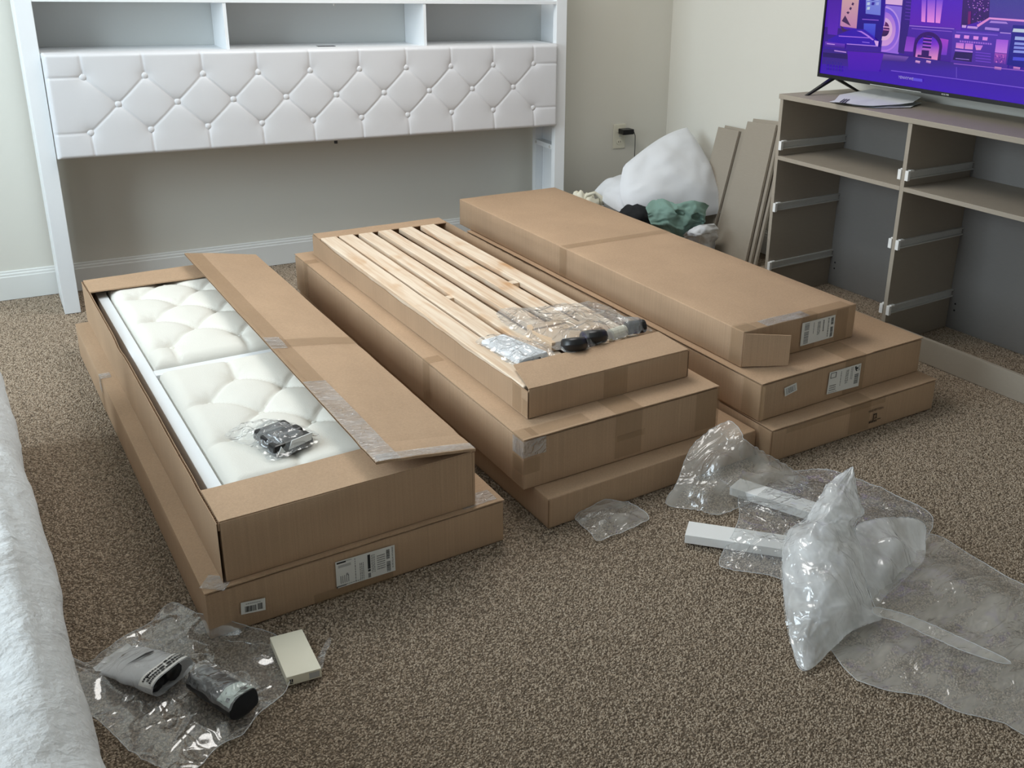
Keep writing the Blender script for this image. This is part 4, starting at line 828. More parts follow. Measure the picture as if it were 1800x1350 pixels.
def bil(q, u, v):   # corners: left-top, right-top, right-bottom, left-bottom (2D)
    (ax, ay), (bx, by), (cx, cy), (dx, dy) = q
    return ((1-v)*((1-u)*ax+u*bx)+v*((1-u)*dx+u*cx), (1-v)*((1-u)*ay+u*by)+v*((1-u)*dy+u*cy))
def label(parent, q, marks, name='shipping_label', off=-0.0046, lab=None):
    """paper label on the front face, corners q in (x, z); marks: (kind, u0, v0, u1, v1[, text, rot])"""
    m = MB(); nu = 6
    m.grid(lambda u, v: (bil(q, u, v)[0], off, bil(q, u, v)[1]), nu, 3)
    lb = obj(name, m, 'label', parent, label=lab)
    ink = {'ink': MB(), 'grey_ink': MB(), 'faint_ink': MB()}
    o2 = off-0.0004
    def quad(mt, u0, v0, u1, v1):
        ink[mt].add([(bil(q, u, v)[0], o2, bil(q, u, v)[1]) for u, v in ((u0, v0), (u1, v0), (u1, v1), (u0, v1))], [(0, 1, 2, 3)])
    for mk in marks:
        kd, u0, v0, u1, v1 = mk[:5]; rnd = random.Random(int(u0*1000+v0*77))
        if kd == 'bars_v':          # bar code, bars stacked down the label
            v = v0
            while v < v1:
                h = (v1-v0)*rnd.choice((0.018, 0.03, 0.05)); quad(mk[5] if len(mk) > 5 else 'ink', u0, v, u1, min(v1, v+h)); v += h+(v1-v0)*rnd.choice((0.02, 0.035))
        elif kd == 'bars_h':
            u = u0
            while u < u1:
                h = (u1-u0)*rnd.choice((0.018, 0.03, 0.05)); quad('ink', u, v0, min(u1, u+h), v1); u += h+(u1-u0)*rnd.choice((0.02, 0.035))
        elif kd in ('lines_v', 'lines_h'):   # small print, columns or rows of broken strokes
            n = mk[5]; mt = mk[6] if len(mk) > 6 else 'grey_ink'
            for i in range(n):
                if kd == 'lines_v':
                    a = u0+(u1-u0)*(i+0.2)/n; b = a+(u1-u0)*0.45/n; t = v0
                    while t < v1: h = (v1-v0)*rnd.uniform(0.05, 0.16); quad(mt, a, t, b, min(v1, t+h)); t += h+(v1-v0)*0.03
                else:
                    a = v0+(v1-v0)*(i+0.2)/n; b = a+(v1-v0)*0.45/n; t = u0
                    while t < u1: h = (u1-u0)*rnd.uniform(0.05, 0.16); quad(mt, t, a, min(u1, t+h), b); t += h+(u1-u0)*0.03
        elif kd == 'fill': quad(mk[5], u0, v0, u1, v1)
        elif kd == 'frame':
            w = 0.1*(u1-u0); h = 0.1*(v1-v0)
            quad('ink', u0, v0, u1, v0+h); quad('ink', u0, v1-h, u1, v1); quad('ink', u0, v0, u0+w, v1); quad('ink', u1-w, v0, u1, v1)
        elif kd == 'poly': ink[mk[6]].add([(bil(q, u, v)[0], o2, bil(q, u, v)[1]) for u, v in mk[5]], [tuple(range(len(mk[5])))])
        elif kd in ('text', 'text_v'):
            vv, ff = text_polys(mk[5], 1.0); xs = [p[0] for p in vv]; ys = [p[1] for p in vv]; mt = mk[6] if len(mk) > 6 else 'ink'
            def tm(x, y):
                a = (x-min(xs))/(max(xs)-min(xs)); b = (y-min(ys))/(max(ys)-min(ys))
                return (u0+(u1-u0)*a, v1+(v0-v1)*b) if kd == 'text' else (u0+(u1-u0)*b, v0+(v1-v0)*a)
            ink[mt].add([(bil(q, *tm(x, y))[0], o2, bil(q, *tm(x, y))[1]) for x, y in vv], ff)
    for mt, mb in ink.items():
        if mb.v: obj('print', mb, mt, lb, kind='stuff')
    return lb

def carton(key, label_, name='cardboard_box'):
    X, Y, A, w, l, z0, z1 = BOX[key]
    return thing(name, label_, 'box', (X, Y, z0+(0.0 if z0 < 0.01 else 0.001)), A, 'flat-pack cartons on the floor'), w, l, z1-z0-(0.0 if z0 < 0.01 else 0.001)
BOX = FOOT

def closed_box(key, label_, seam=True, lidside=None, seed=0.0):
    t, w, l, h = carton(key, label_)
    th = 0.0085 if seam else 0.0
    obj('body', soft_box(0, w, 0, l, 0, h-th, 8, 18, 3, 0.0022, seed), 'card', t, smooth=True)
    if seam:
        # lid panel: rounded down over the long sides, its front edge a little ragged and standing off the end wall
        m = MB(); nu, nv = 40, 24
        def lid(u, v, top):
            x = -0.0006+(w+0.0012)*u; ragged = 0.0022*fbm(u*9+seed, 3.1) + (0.003*nz(u*30, seed) if 0.3 < u < 0.7 else 0)
            y = (-0.0022+ragged*0.6)*(1-v) + (l+0.001)*v
            z = h-0.0032 if not top else h
            z += min(0.0, 0.0018*fbm(u*4+seed, v*6, 1.0)) - (0.001 if top and (u < 0.005 or u > 0.995) else 0)
            return (x, y, z)
        m.grid(lambda u, v: lid(u, v, True), nu, nv); a = len(m.v); m.grid(lambda u, v: lid(u, v, False), nu, nv)
        per = [i for i in range(nu+1)] + [j*(nu+1)+nu for j in range(1, nu+1-(nu+1)+nv+1)] + [nv*(nu+1)+i for i in range(nu-1, -1, -1)] + [j*(nu+1) for j in range(nv-1, 0, -1)]
        for i in range(len(per)):
            p, q = per[i], per[(i+1) % len(per)]; m.f.append((p, q, a+q, a+p))
        obj('lid', m, 'card', t, smooth=False)
    return t, w, l, h

# ---- left stack
A1, w, l, h = closed_box('A1', 'wide shallow carton on the carpet under the opened one with the tufted panel', seed=1.3)
label(A1, [(0.2957, 0.1011), (0.4462, 0.0975), (0.4459, 0.0224), (0.2952, 0.0265)],
      [('fill', .02, .04, .17, .10, 'ink'), ('lines_h', .17, .03, .27, .08, 1), ('fill', .04, .16, .25, .26, 'faint_ink'), ('lines_v', .06, .58, .22, .86, 5), ('text', .17, .52, .21, .62, 'R'), ('fill', .01, .92, .16, .97, 'grey_ink'), ('lines_h', .16, .91, .4, .96, 1), ('fill', .0, .93, .015, 1, 'ink'),
       ('lines_v', .31, .06, .335, .96, 1), ('lines_v', .39, .3, .47, .96, 3), ('fill', .53, .08, .575, .62, 'ink'), ('fill', .53, .64, .575, .72, 'ink'), ('fill', .53, .78, .575, .96, 'grey_ink'), ('lines_v', .59, .12, .66, .8, 3), ('lines_h', .69, .2, .83, .78, 7),
       ('bars_v', .85, .1, .91, .46), ('bars_v', .85, .56, .92, .95), ('text_v', .945, .05, .97, .85, 'DEWEYSUN WYTIA 5AS 7A')])
label(A1, [(0.073, 0.0743), (0.1274, 0.0667), (0.1259, 0.034), (0.0713, 0.0421)],
      [('lines_h', .2, .14, .8, .26, 1), ('bars_h', .16, .38, .62, .86), ('bars_h', .68, .32, .88, .84)], 'barcode_sticker')
strip(A1, [(0.0008, 1.35, h+0.0010), (-0.0028, 1.35, h-0.004), (-0.0028, 1.35, 0.0)], (0, 1, 0), 0.06, 'tape'); strip(A1, [(0.03, 1.36, h+0.0015), (-0.0025, 1.36, h+0.0010), (-0.0032, 1.36, h-0.05)], (0, 1, 0), 0.045, 'film_tape', 'clear_tape', 0.3)
strip(A1, [(0.012, 0.045, h+0.0015), (0.055, 0.005, h+0.0015)], (0.6, 0.8, 0), 0.05, 'film_tape', 'clear_tape', 0.3)
strip(A1, [(w-0.115, 0.035, h+0.0015), (w-0.015, 0.035, h+0.0015)], (0, 1, 0), 0.055, 'film_tape', 'clear_tape', 0.3)
strip(A1, [(0.24, -0.0028, 0.012), (0.44, -0.0028, 0.012)], (0, 0, 1), 0.03, 'tape')
A2, w, l, h = carton('A2', 'opened carton showing a cream tufted panel, on top of the left stack', 'open_cardboard_box')
TH = 0.007
obj('bottom_panel', MB().box(TH, w-TH, TH, l-TH, 0.0, TH), 'card', A2)
m = MB(); corr(m, (0, 0, 0), (0, l, 0), 0, lambda t: h-0.004+0.004*fbm(t*16, 0.7)-(0.010*max(0, 1-abs(t-0.62)/0.05)), TH, (1, 0, 0), 90, 0.010)
obj('side_wall', m, 'card', A2)
obj('side_wall', MB().box(w-TH, w, 0, l, 0, h-0.002), 'card', A2, bevel=0.0015)
obj('end_wall', soft_box(TH, w-TH, 0, TH, 0, h-0.003, 14, 1, 4, 0.0012, 5.0, 0.001), 'card', A2, smooth=True)
obj('end_wall', MB().box(TH, w-TH, l-TH, l, 0, h-0.003), 'card', A2)
def flat_flap(parent, x0, x1, y0, y1, z, dz=0.0, seed=0.0, name='end_flap', tilt=0.0, th=0.0045):
    m = MB(); nu = 24; nv = 4
    def P(u, v, top):
        x = x0+(x1-x0)*u; y = y0+(y1-y0)*v + (0.0025*fbm(u*8+seed, 2.0) if v == 1 else 0)
        return (x, y, z+(th if top else 0)+tilt*v+dz*fbm(u*3+seed, v*2, 0.3))
    m.grid(lambda u, v: P(u, v, True), nu, nv); a = len(m.v); m.grid(lambda u, v: P(u, v, False), nu, nv)
    per = list(range(nu+1)) + [j*(nu+1)+nu for j in range(1, nv+1)] + [nv*(nu+1)+i for i in range(nu-1, -1, -1)] + [j*(nu+1) for j in range(nv-1, 0, -1)]
    m.f += [(per[i], per[(i+1) % len(per)], a+per[(i+1) % len(per)], a+per[i]) for i in range(len(per))]
    return obj(name, m, 'card', parent)
flat_flap(A2, 0.006, w-0.006, 0.0015, 0.160, h-0.0045, 0.002, 2.0)
flat_flap(A2, 0.006, w-0.006, l-0.0015, l-0.158, h-0.0045, 0.002, 4.0)
# long flap, hinged on the right wall, lifted along its free edge
FU, FZ = 0.366, 0.2015
m = MB(); nu, nv = 16, 60; fth = 0.0068
def longflap(u, v, top):
    x = (w+0.0008)+(FU-w)*u; z = h+0.0010+(FZ-h)*u + 0.006*math.sin(math.pi*u)*0.4 + 0.002*fbm(u*2, v*7, 5.0)
    for c in (0.195, 0.42, 0.05): z -= 0.0022*math.exp(-((v-c)/0.004)**2)
    y = -0.010*u*(1-v) + l*v + (0.003*fbm(u*6, v*9) if v in (0, 1) else 0)
    return (x, y - 0.004*(1-v), z+(fth if top else 0))
m.grid(lambda u, v: longflap(u, v, True), nu, nv); a = len(m.v); m.grid(lambda u, v: longflap(u, v, False), nu, nv)
per = list(range(nu+1)) + [nv*(nu+1)+i for i in range(nu, -1, -1)] 
for i in range(nu): m.f += [(i, i+1, a+i+1, a+i), (nv*(nu+1)+i, nv*(nu+1)+i+1, a+nv*(nu+1)+i+1, a+nv*(nu+1)+i)]
for j in range(nv): m.f.append((j*(nu+1), (j+1)*(nu+1), a+(j+1)*(nu+1), a+j*(nu+1)))
k = len(m.v); nfl = 2*int(l/0.010)
for i in range(nfl+1):
    v = i/nfl; p = longflap(1, v, False); z = p[2]+(0.0009 if i % 2 else fth-0.0009); m.v += [(p[0]+0.0004, p[1], z), (p[0]+0.015, p[1], z)]
m.f += [(k+2*i, k+2*i+2, k+2*i+3, k+2*i+1) for i in range(nfl)]
for j in range(nv):   # thin liner lips along the raw edge
    for top, d in ((True, -0.001), (False, 0.001)):
        p, q = longflap(1, j/nv, top), longflap(1, (j+1)/nv, top); m.add([p, q, (q[0], q[1], q[2]+d), (p[0], p[1], p[2]+d)], [(0, 1, 2, 3)])
LF = obj('long_flap', m, 'card', A2)
def on_flap(pts, name, mat, off=0.0012):
    m = MB(); (u0, u1), (v0, v1) = pts; a, b = max(2, int(abs(u1-u0)*16)), max(2, int(abs(v1-v0)*60))
    def P(u, v): p = longflap(u0+(u1-u0)*u, v0+(v1-v0)*v, True); return (p[0], p[1], p[2]+off)
    m.grid(P, a, b); return obj(name, m, mat, LF)
on_flap(((0.77, 1.0), (0.27, 1.0)), 'tape', 'tape'); on_flap(((0.0, 1.0), (0.425, 0.46)), 'tape', 'tape', 0.0022)
on_flap(((0.76, 1.0), (0.0, 0.275)), 'clear_tape', 'film_tape'); on_flap(((0.0, 0.98), (0.0, 0.018)), 'clear_tape', 'film_tape', 0.002); on_flap(((0.82, 1.0), (0.42, 0.47)), 'clear_tape', 'film_tape', 0.003)

# the bed panel lying in it
cA, sA = math.cos(BOX['A2'][2]), math.sin(BOX['A2'][2])
def loc2(key, u, v, z):
    X, Y, A, *_ = BOX[key]; return (X+u*math.cos(A)-v*math.sin(A), Y+u*math.sin(A)+v*math.cos(A), z)
BP = thing('bed_panel', 'white framed bed panel with cream tufted cushions inside the opened carton', 'bed panel', loc2('A2', 0, 0, BOX['A2'][5]+0.0085), BOX['A2'][2])
pz = 0.118
for nm, (x0, x1, y0, y1) in (('side_rail', (0.031, 0.064, 0.12, 1.89)), ('side_rail', (0.572, 0.605, 0.12, 1.89)), ('cross_rail', (0.0642, 0.5718, 0.962, 1.004)), ('cross_rail', (0.0642, 0.5718, 0.12, 0.155)), ('cross_rail', (0.0642, 0.5718, 1.862, 1.89))):
    obj(nm, MB().box(x0, x1, y0, y1, 0, pz), 'white', BP, bevel=0.002)
obj('backing_board', MB().box(0.0642, 0.5718, 0.1555, 1.8615, 0.02, 0.032), 'white', BP)
def cushion(y0, y1, vb0):
    x0, x1 = 0.067, 0.569; B = []
    for k in range(-1, 5):
        for j in range(5):
            y = vb0+0.2575*k + (0.128 if j % 2 else 0); xx = 0.152+0.1055*j
            if y0+0.03 < y < y1-0.03 and xx < x1-0.03: B.append((xx, y))
    S = []
    for a in B:
        for c in B:
            if a < c and math.hypot(a[0]-c[0], a[1]-c[1]) < 0.18 and abs(a[0]-c[0]) > 0.02: S.append((a, c))
    for a in B:
        if a[0] < 0.16: S += [(a, (x0-0.02, a[1]-0.03))]
        if a[1] > y1-0.16: S.append((a, (a[0]+0.01, y1)))
        if a[1] < y0+0.16: S.append((a, (a[0]-0.01, y0)))
    m = MB()
    def H(u, v):
        x, y = x0+(x1-x0)*u, y0+(y1-y0)*v
        d = min((segd((x, y), a, b) for a, b in S), default=0.1); e, ang = min(((math.hypot(x-a, y-b), math.atan2(y-b, x-a)) for a, b in B), default=(0.1, 0))
        h = 0.046*(1-0.16*math.exp(-d/0.007)-0.10*math.exp(-d/0.03)-0.50*math.exp(-e/0.028)) + 0.0018*math.sin(ang*11+x*50)*math.exp(-((e-0.025)/0.022)**2)
        mm = min(x-x0, x1-x, y-y0, y1-y); rim = 0.045; h *= math.sqrt(max(0, 1-(1-min(1, mm/rim))**2))
        return (x, y, pz-0.022+h)
    m.grid(H, 64, 100)
    c = obj('cushion', m, 'cream_cloth', BP, smooth=True)
    bd = None
    for a, b in B:
        z = H((a-x0)/(x1-x0), (b-y0)/(y1-y0))[2]
        if bd is None:
            mb = MB(); mb.grid(lambda u, v: (0.011*math.sin(v*math.pi*0.5)*math.cos(u*2*math.pi), 0.011*math.sin(v*math.pi*0.5)*math.sin(u*2*math.pi), 0.007*math.cos(v*math.pi*0.5)), 12, 4)
            o = obj('button', mb, 'cream_cloth', c, smooth=True); bd = o.data
        else: o = bpy.data.objects.new('button', bd); COL.objects.link(o); o.parent = c
        o.location = (a, b, z+0.006)
cushion(1.007, 1.858, 1.4215); cushion(0.158, 0.959, 0.428)

# ---- middle stack
B1, w, l, h = closed_box('B1', 'shallow carton on the carpet at the bottom of the middle stack', seam=False, seed=3.3)
sm_ = MB(); sm_.box(-0.0012, 0.0012, -0.0016, 0.002, 0.004, h-0.004); obj('corner_seam', sm_, 'card_edge', B1)
B2, w, l, h = closed_box('B2', 'deep taped carton in the middle of the middle stack, under the slat box', seed=6.1)
strip(B2, [(0.3515, 0.1607)[:1]+(0.10, h+0.0010), (0.3515, 0.1607)[:1]+(-0.003, h+0.0010), (0.3515, 0.1607)[:1]+(-0.003, 0.012)], (1, 0, 0), 0.095)
strip(B2, [(0.3595, 0.0848)[:1]+(-0.0036, h*0.55), (0.3595, 0.0848)[:1]+(-0.0036, h*0.42)], (1, 0, 0), 0.10)
strip(B2, [(-0.003, 0.03, 0.01), (-0.003, 0.03, h-0.002), (0.0, 0.03, h+0.0010), (0.05, 0.03, h+0.0010)], (0, 1, 0), 0.055)
strip(B2, [(-0.003, 0.055, h-0.03), (-0.003, -0.0035, h-0.03), (0.07, -0.0035, h-0.03)], (0, 0, 1), 0.05, 'film_tape', 'clear_tape', 0.2)
strip(B2, [(-0.0035, 0.055, h*0.46), (-0.0035, -0.004, h*0.46), (0.05, -0.004, h*0.46)], (0, 0, 1), 0.045)
strip(B2, [(w+0.003, 0.04, h*0.55), (w+0.003, -0.0035, h*0.55), (w-0.09, -0.0035, h*0.55)], (0, 0, 1), 0.13)
strip(B2, [(0.03, 0.03, h+0.0010), (0.22, 0.03, h+0.0010)], (0, 1, 0), 0.05)
for v in (0.62, 1.80): strip(B2, [(0.05, v, h+0.0010), (0.0, v, h+0.0010), (-0.003, v, h-0.004), (-0.003, v, 0.01)], (0, 1, 0), 0.05)
B3, w, l, h = carton('B3', 'shallow open carton full of pale slats on top of the middle stack', 'open_cardboard_box')
obj('bottom_panel', MB().box(TH, w-TH, TH, l-TH, 0, TH), 'card', B3)
m = MB(); corr(m, (0, 0, 0), (0, l, 0), 0, lambda t: h-0.006+0.0035*fbm(t*14, 4.4)-0.012*math.sin(math.pi*min(1, max(0, (t-0.06)/0.9)))**0.5, 0.004, (1, 0, 0), 110, 0.006); obj('side_wall', m, 'card', B3)
m = MB(); corr(m, (w, 0, 0), (w, l, 0), 0, lambda t: h-0.002+0.0022*fbm(t*40, 8.1), 0.004, (-1, 0, 0), 140, 0.006); obj('side_wall', m, 'card', B3)
obj('end_wall', soft_box(0.0042, w-0.0042, 0, 0.004, 0, h-0.002, 14, 1, 3, 0.0010, 9.0, 0.0008), 'card', B3, smooth=True)
obj('end_wall', MB().box(0.0042, w-0.0042, l-0.004, l, 0, h-0.003), 'card', B3)
m = MB(); ff = lambda u, v, top: (0.004+(w-0.008)*u + (0.030*v if u == 0 else -0.012*v if u == 1 else (0.030*(1-u)-0.012*u)*v), 0.0008+0.140*v+0.002*fbm(u*8, 1)*v, h-0.0015+(0.004 if top else 0)+0.014*v+0.002*fbm(u*4, v*2, 7))
m.grid(lambda u, v: ff(u, v, True), 20, 5); a = len(m.v); m.grid(lambda u, v: ff(u, v, False), 20, 5)
pr_ = list(range(21))+[j*21+20 for j in range(1, 6)]+[5*21+i for i in range(19, -1, -1)]+[j*21 for j in range(4, 0, -1)]
m.f += [(pr_[i], pr_[(i+1) % len(pr_)], a+pr_[(i+1) % len(pr_)], a+pr_[i]) for i in range(len(pr_))]; obj('end_flap', m, 'card', B3)
flat_flap(B3, 0.004, w-0.002, l-0.001, l-0.078, h-0.003, 0.0015, 6.0, tilt=-0.004, th=0.0035)
strip(B3, [(-0.002, 0.06, h-0.008), (-0.002, 0.06, 0.004)], (0, 1, 0), 0.05); strip(B3, [(0.30, -0.0022, h-0.002), (0.30, -0.0022, 0.004)], (1, 0, 0), 0.085); strip(B3, [(-0.0024, 0.03, 0.03), (-0.0024, -0.002, 0.03)], (0, 0, 1), 0.05)
# slats
SLU = [(0.009, 0.0765), (0.0867, 0.148), (0.1705, 0.2305), (0.2584, 0.3185), (0.353, 0.415), (0.4515, 0.517)]
ords = ['leftmost of the six top slats, along the left wall of the open carton', 'second pale slat from the left in the open carton', 'third pale slat from the left in the open carton', 'fourth pale slat from the left in the open carton', 'fifth pale slat from the left, beside the wide gap', 'rightmost of the six top slats, beyond the wide gap in the open carton']
zt = BOX['B3'][6]-0.0025
def slat(u0, u1, v0, v1, zb, ztp, lab, group, skew=0.0, seed=0):
    o = MB(); n = 16
    for i in range(n+1):
        v = v0+(v1-v0)*i/n; s = skew*(1-i/n)+0.0012*nz(i*0.6, seed); z = 0.0014*nz(i*0.45, seed+5)
        o.v += [(u0+s, v, zb), (u1+s, v, zb), (u1+s, v, ztp+z), (u0+s, v, ztp+z)]
    for i in range(n):
        for a, b in ((0, 1), (1, 2), (2, 3), (3, 0)): o.f.append((4*i+a, 4*i+b, 4*i+4+b, 4*i+4+a))
    o.f += [(3, 2, 1, 0), (4*n, 4*n+1, 4*n+2, 4*n+3)]
    s = obj('wooden_slat', o, 'pine', bevel=0.0022, seg=1); X, Y, A, *_ = BOX['B3']; s.location = (X, Y, 0); s.rotation_euler = (0, 0, A); return tag(s, lab, 'slat', group)
z0b = BOX['B3'][5]+0.0072
for i, (u0, u1) in enumerate(SLU):
    slat(u0, u1, 0.03 if i == 0 else 0.09, 1.722-0.004*(i % 3), zt-0.022, zt, ords[i], 'top layer of bed slats', skew=-0.006 if i < 3 else 0.003, seed=i*3.7)
lows = ['lower slat half hidden in the gap left of the third slat', 'lower slat half hidden under the third and fourth top slats', 'lower slat seen in the wide gap beside the rightmost slat', 'lower slat under the rightmost top slat in the carton', 'lower slat under the two leftmost top slats']
for i, (u0, u1) in enumerate([(0.118, 0.186), (0.235, 0.300), (0.385, 0.452), (0.47, 0.535), (0.02, 0.088)]):
    slat(u0, u1, 0.06, 1.70, zt-0.054, zt-0.030, lows[i], 'lower layer of bed slats', 0, 20+i)
slat(0.012, 0.565, 0.30, 0.36, z0b, zt-0.0565, 'pale cross batten beneath both slat layers at the near end', 'cross battens under the slats')
slat(0.012, 0.565, 1.40, 1.46, z0b, zt-0.0565, 'pale cross batten beneath both slat layers at the far end', 'cross battens under the slats')
for lab, px in (('small pine spacer block between the second and third top slats', (0.1426, 0.819)), ('small pine spacer block in the gap left of the rightmost slat', (0.4128, 0.8549))):
    cx, cy = px; wdt = 0.021 if cx < 0.3 else 0.0335; cx = 0.1585 if cx < 0.3 else 0.4345
    s = obj('spacer_block', MB().box(cx-wdt*0.5, cx+wdt*0.5, cy-0.016, cy+0.016, zt-0.0295, zt-0.004), 'pine', bevel=0.001); X, Y, A, *_ = BOX['B3']; s.location = (X, Y, 0); s.rotation_euler = (0, 0, A); tag(s, lab, 'wood block')

# ---- right stack
C1, w, l, h = closed_box('C1', 'bottom carton of the right stack with black printed marks on its end', seam=True, seed=8.8)
strip(C1, [(0.40, 0.06, h+0.0010), (0.40, -0.003, h+0.0010), (0.40, -0.003, 0.01)], (1, 0, 0), 0.10); strip(C1, [(0.06, -0.0032, h-0.016), (0.52, -0.0032, h-0.016)], (0, 0, 1), 0.02)
strip(C1, [(-0.003, 0.03, h-0.004), (-0.003, 0.03, 0.006)], (0, 1, 0), 0.06)
sm_ = MB(); sm_.box(-0.002, 0.0012, -0.0024, 0.002, 0.004, h-0.006); obj('corner_seam', sm_, 'card_edge', C1)
pm = MB()
tq = [(0.4402, 0.0785), (0.5126, 0.077), (0.5156, 0.0687), (0.4435, 0.0681)]
tv2, tf2 = text_polys('HARVEYTERN', 1.0); xs = [p[0] for p in tv2]; ys = [p[1] for p in tv2]
pm.add([(lambda q: (q[0], -0.0042, q[1]))(bil(tq, (x-min(xs))/(max(xs)-min(xs)), 1-(y-min(ys))/(max(ys)-min(ys)))) for x, y in tv2], tf2)
def pq(*pp): pm.add([(a, -0.0042, b) for a, b in pp], [tuple(range(len(pp)))])
cx, cz = (0.4772, 0.0459)
for x0, x1, z0_, z1_ in ((-0.010, -0.006, -0.014, 0.012), (0.004, 0.008, -0.006, 0.012), (-0.010, 0.008, 0.009, 0.013), (-0.004, 0.010, -0.006, -0.003)): pq((cx+x0, cz+z0_), (cx+x1, cz+z0_), (cx+x1, cz+z1_), (cx+x0, cz+z1_))
tq = [(cx-0.028, cz-0.012), (cx-0.008, cz-0.012), (cx-0.008, cz-0.019), (cx-0.028, cz-0.019)]
for k in range(5): pq((cx-0.028+0.008*k, cz-0.019), (cx-0.0225+0.008*k, cz-0.019), (cx-0.0225+0.008*k, cz-0.011), (cx-0.028+0.008*k, cz-0.011))
for k in range(3): pq((cx+0.013+0.006*k, cz-0.014), (cx+0.0175+0.006*k, cz-0.014), (cx+0.0175+0.006*k, cz-0.010), (cx+0.013+0.006*k, cz-0.010))
obj('printed_mark', pm, 'board_ink', C1)
C2, w, l, h = closed_box('C2', 'middle carton of the right stack with a large label and a small sticker', seed=11.2)
label(C2, [(0.3046, 0.1038), (0.4589, 0.1037), (0.4584, 0.0191), (0.3009, 0.025)],
      [('frame', .04, .06, .22, .30), ('lines_h', .05, .6, .25, .9, 3), ('lines_v', .36, .1, .4, .75, 1), ('text_v', .52, .12, .62, .72, '9XXNUOC8 A'), ('lines_v', .68, .06, .76, .6, 2), ('bars_v', .82, .42, .95, .86), ('text_v', .92, .05, .97, .3, 'ZKAIR'), ('poly', .8, .05, .9, .3, [(.80, .08), (.84, .05), (.86, .14), (.90, .10), (.91, .2), (.86, .22), (.90, .28), (.86, .30), (.82, .2)], 'ink'), ('lines_h', .04, .92, .3, .97, 1)])
label(C2, [(0.0968, 0.0963), (0.1504, 0.1036), (0.157, 0.0749), (0.1033, 0.0657)], [('lines_h', .1, .15, .9, .9, 5), ('lines_v', .3, .2, .7, .8, 3)], 'small_sticker')
strip(C2, [(-0.003, 0.03, 0.006), (-0.003, 0.03, h-0.002)], (0, 1, 0), 0.10)
strip(C2, [(0.43, 0.12, h+0.0010), (0.43, -0.0032, h+0.0010), (0.43, -0.0032, 0.006)], (1, 0, 0), 0.10)
sm_ = MB(); sm_.box(-0.0018, 0.0014, -0.0022, 0.002, 0.004, h-0.006); obj('corner_seam', sm_, 'card_edge', C2)
C3, w, l, h = closed_box('C3', 'top carton of the right stack with a torn corner flap hanging open', seam=False, seed=14.9)
label(C3, [(0.2634, 0.1048), (0.4239, 0.1053), (0.4245, 0.023), (0.2632, 0.0215)],
      [('bars_v', .08, .06, .22, .36, 'grey_ink'), ('bars_v', .08, .42, .22, .95, 'grey_ink'), ('lines_v', .34, .1, .38, .6, 1), ('text_v', .47, .12, .56, .68, '8XX0DUC8 6'), ('lines_v', .62, .1, .7, .6, 1), ('lines_v', .78, .06, .84, .9, 1), ('bars_v', .88, .08, .96, .4), ('bars_v', .88, .5, .96, .72), ('bars_v', .88, .74, .96, .94)])
strip(C3, [(0.0, 0.02, h+0.0010), (w-0.03, 0.02, h+0.0010)], (0, 1, 0), 0.055); strip(C3, [(0.10, 0.025, h+0.0015), (0.30, 0.02, h+0.0015)], (0, 1, 0), 0.05, 'film_tape', 'clear_tape', 0.3)
strip(C3, [(-0.003, 0.03, 0.006), (-0.003, 0.03, h-0.003), (0.0, 0.03, h+0.0015), (0.06, 0.03, h+0.0015)], (0, 1, 0), 0.055)
strip(C3, [(0.30, 0.03, h+0.0015), (0.30, -0.003, h+0.0015), (0.30, -0.003, 0.006)], (1, 0, 0), 0.07); strip(C3, [(w-0.07, -0.003, h-0.005), (w-0.07, -0.003, 0.006)], (1, 0, 0), 0.06)
mid = (-0.0152, 1.0663)
strip(C3, [(0.0, mid[1], h+0.0010), (w, mid[1], h+0.0010)], (0, 1, 0), 0.05); strip(C3, [(-0.003, mid[1], h-0.004), (-0.003, mid[1], 0.006)], (0, 1, 0), 0.05)
# corner flap: swings out from the front left edge of the top carton
m = MB(); fl_out = (0.150, -0.075)
def cf(u, v, o): 
    d = Vector((0.9, -0.44)); nrm = Vector((0.44, 0.9)); x = 0.003+d.x*0.155*u+nrm.x*o; y = -0.004+d.y*0.155*u+nrm.y*o
    return (x, y, 0.004 + (h-0.010-0.004*u)*v*(1-0.06*u) + 0.003*u*nz(u*3, v*3))
m.grid(lambda u, v: cf(u, v, 0), 10, 8); a = len(m.v); m.grid(lambda u, v: cf(u, v, 0.004), 10, 8)
pr_ = list(range(11))+[j*11+10 for j in range(1, 9)]+[8*11+i for i in range(9, -1, -1)]+[j*11 for j in range(7, 0, -1)]
m.f += [(pr_[i], pr_[(i+1) % len(pr_)], a+pr_[(i+1) % len(pr_)], a+pr_[i]) for i in range(len(pr_))]; obj('corner_flap', m, 'card', C3, label='torn open corner flap')

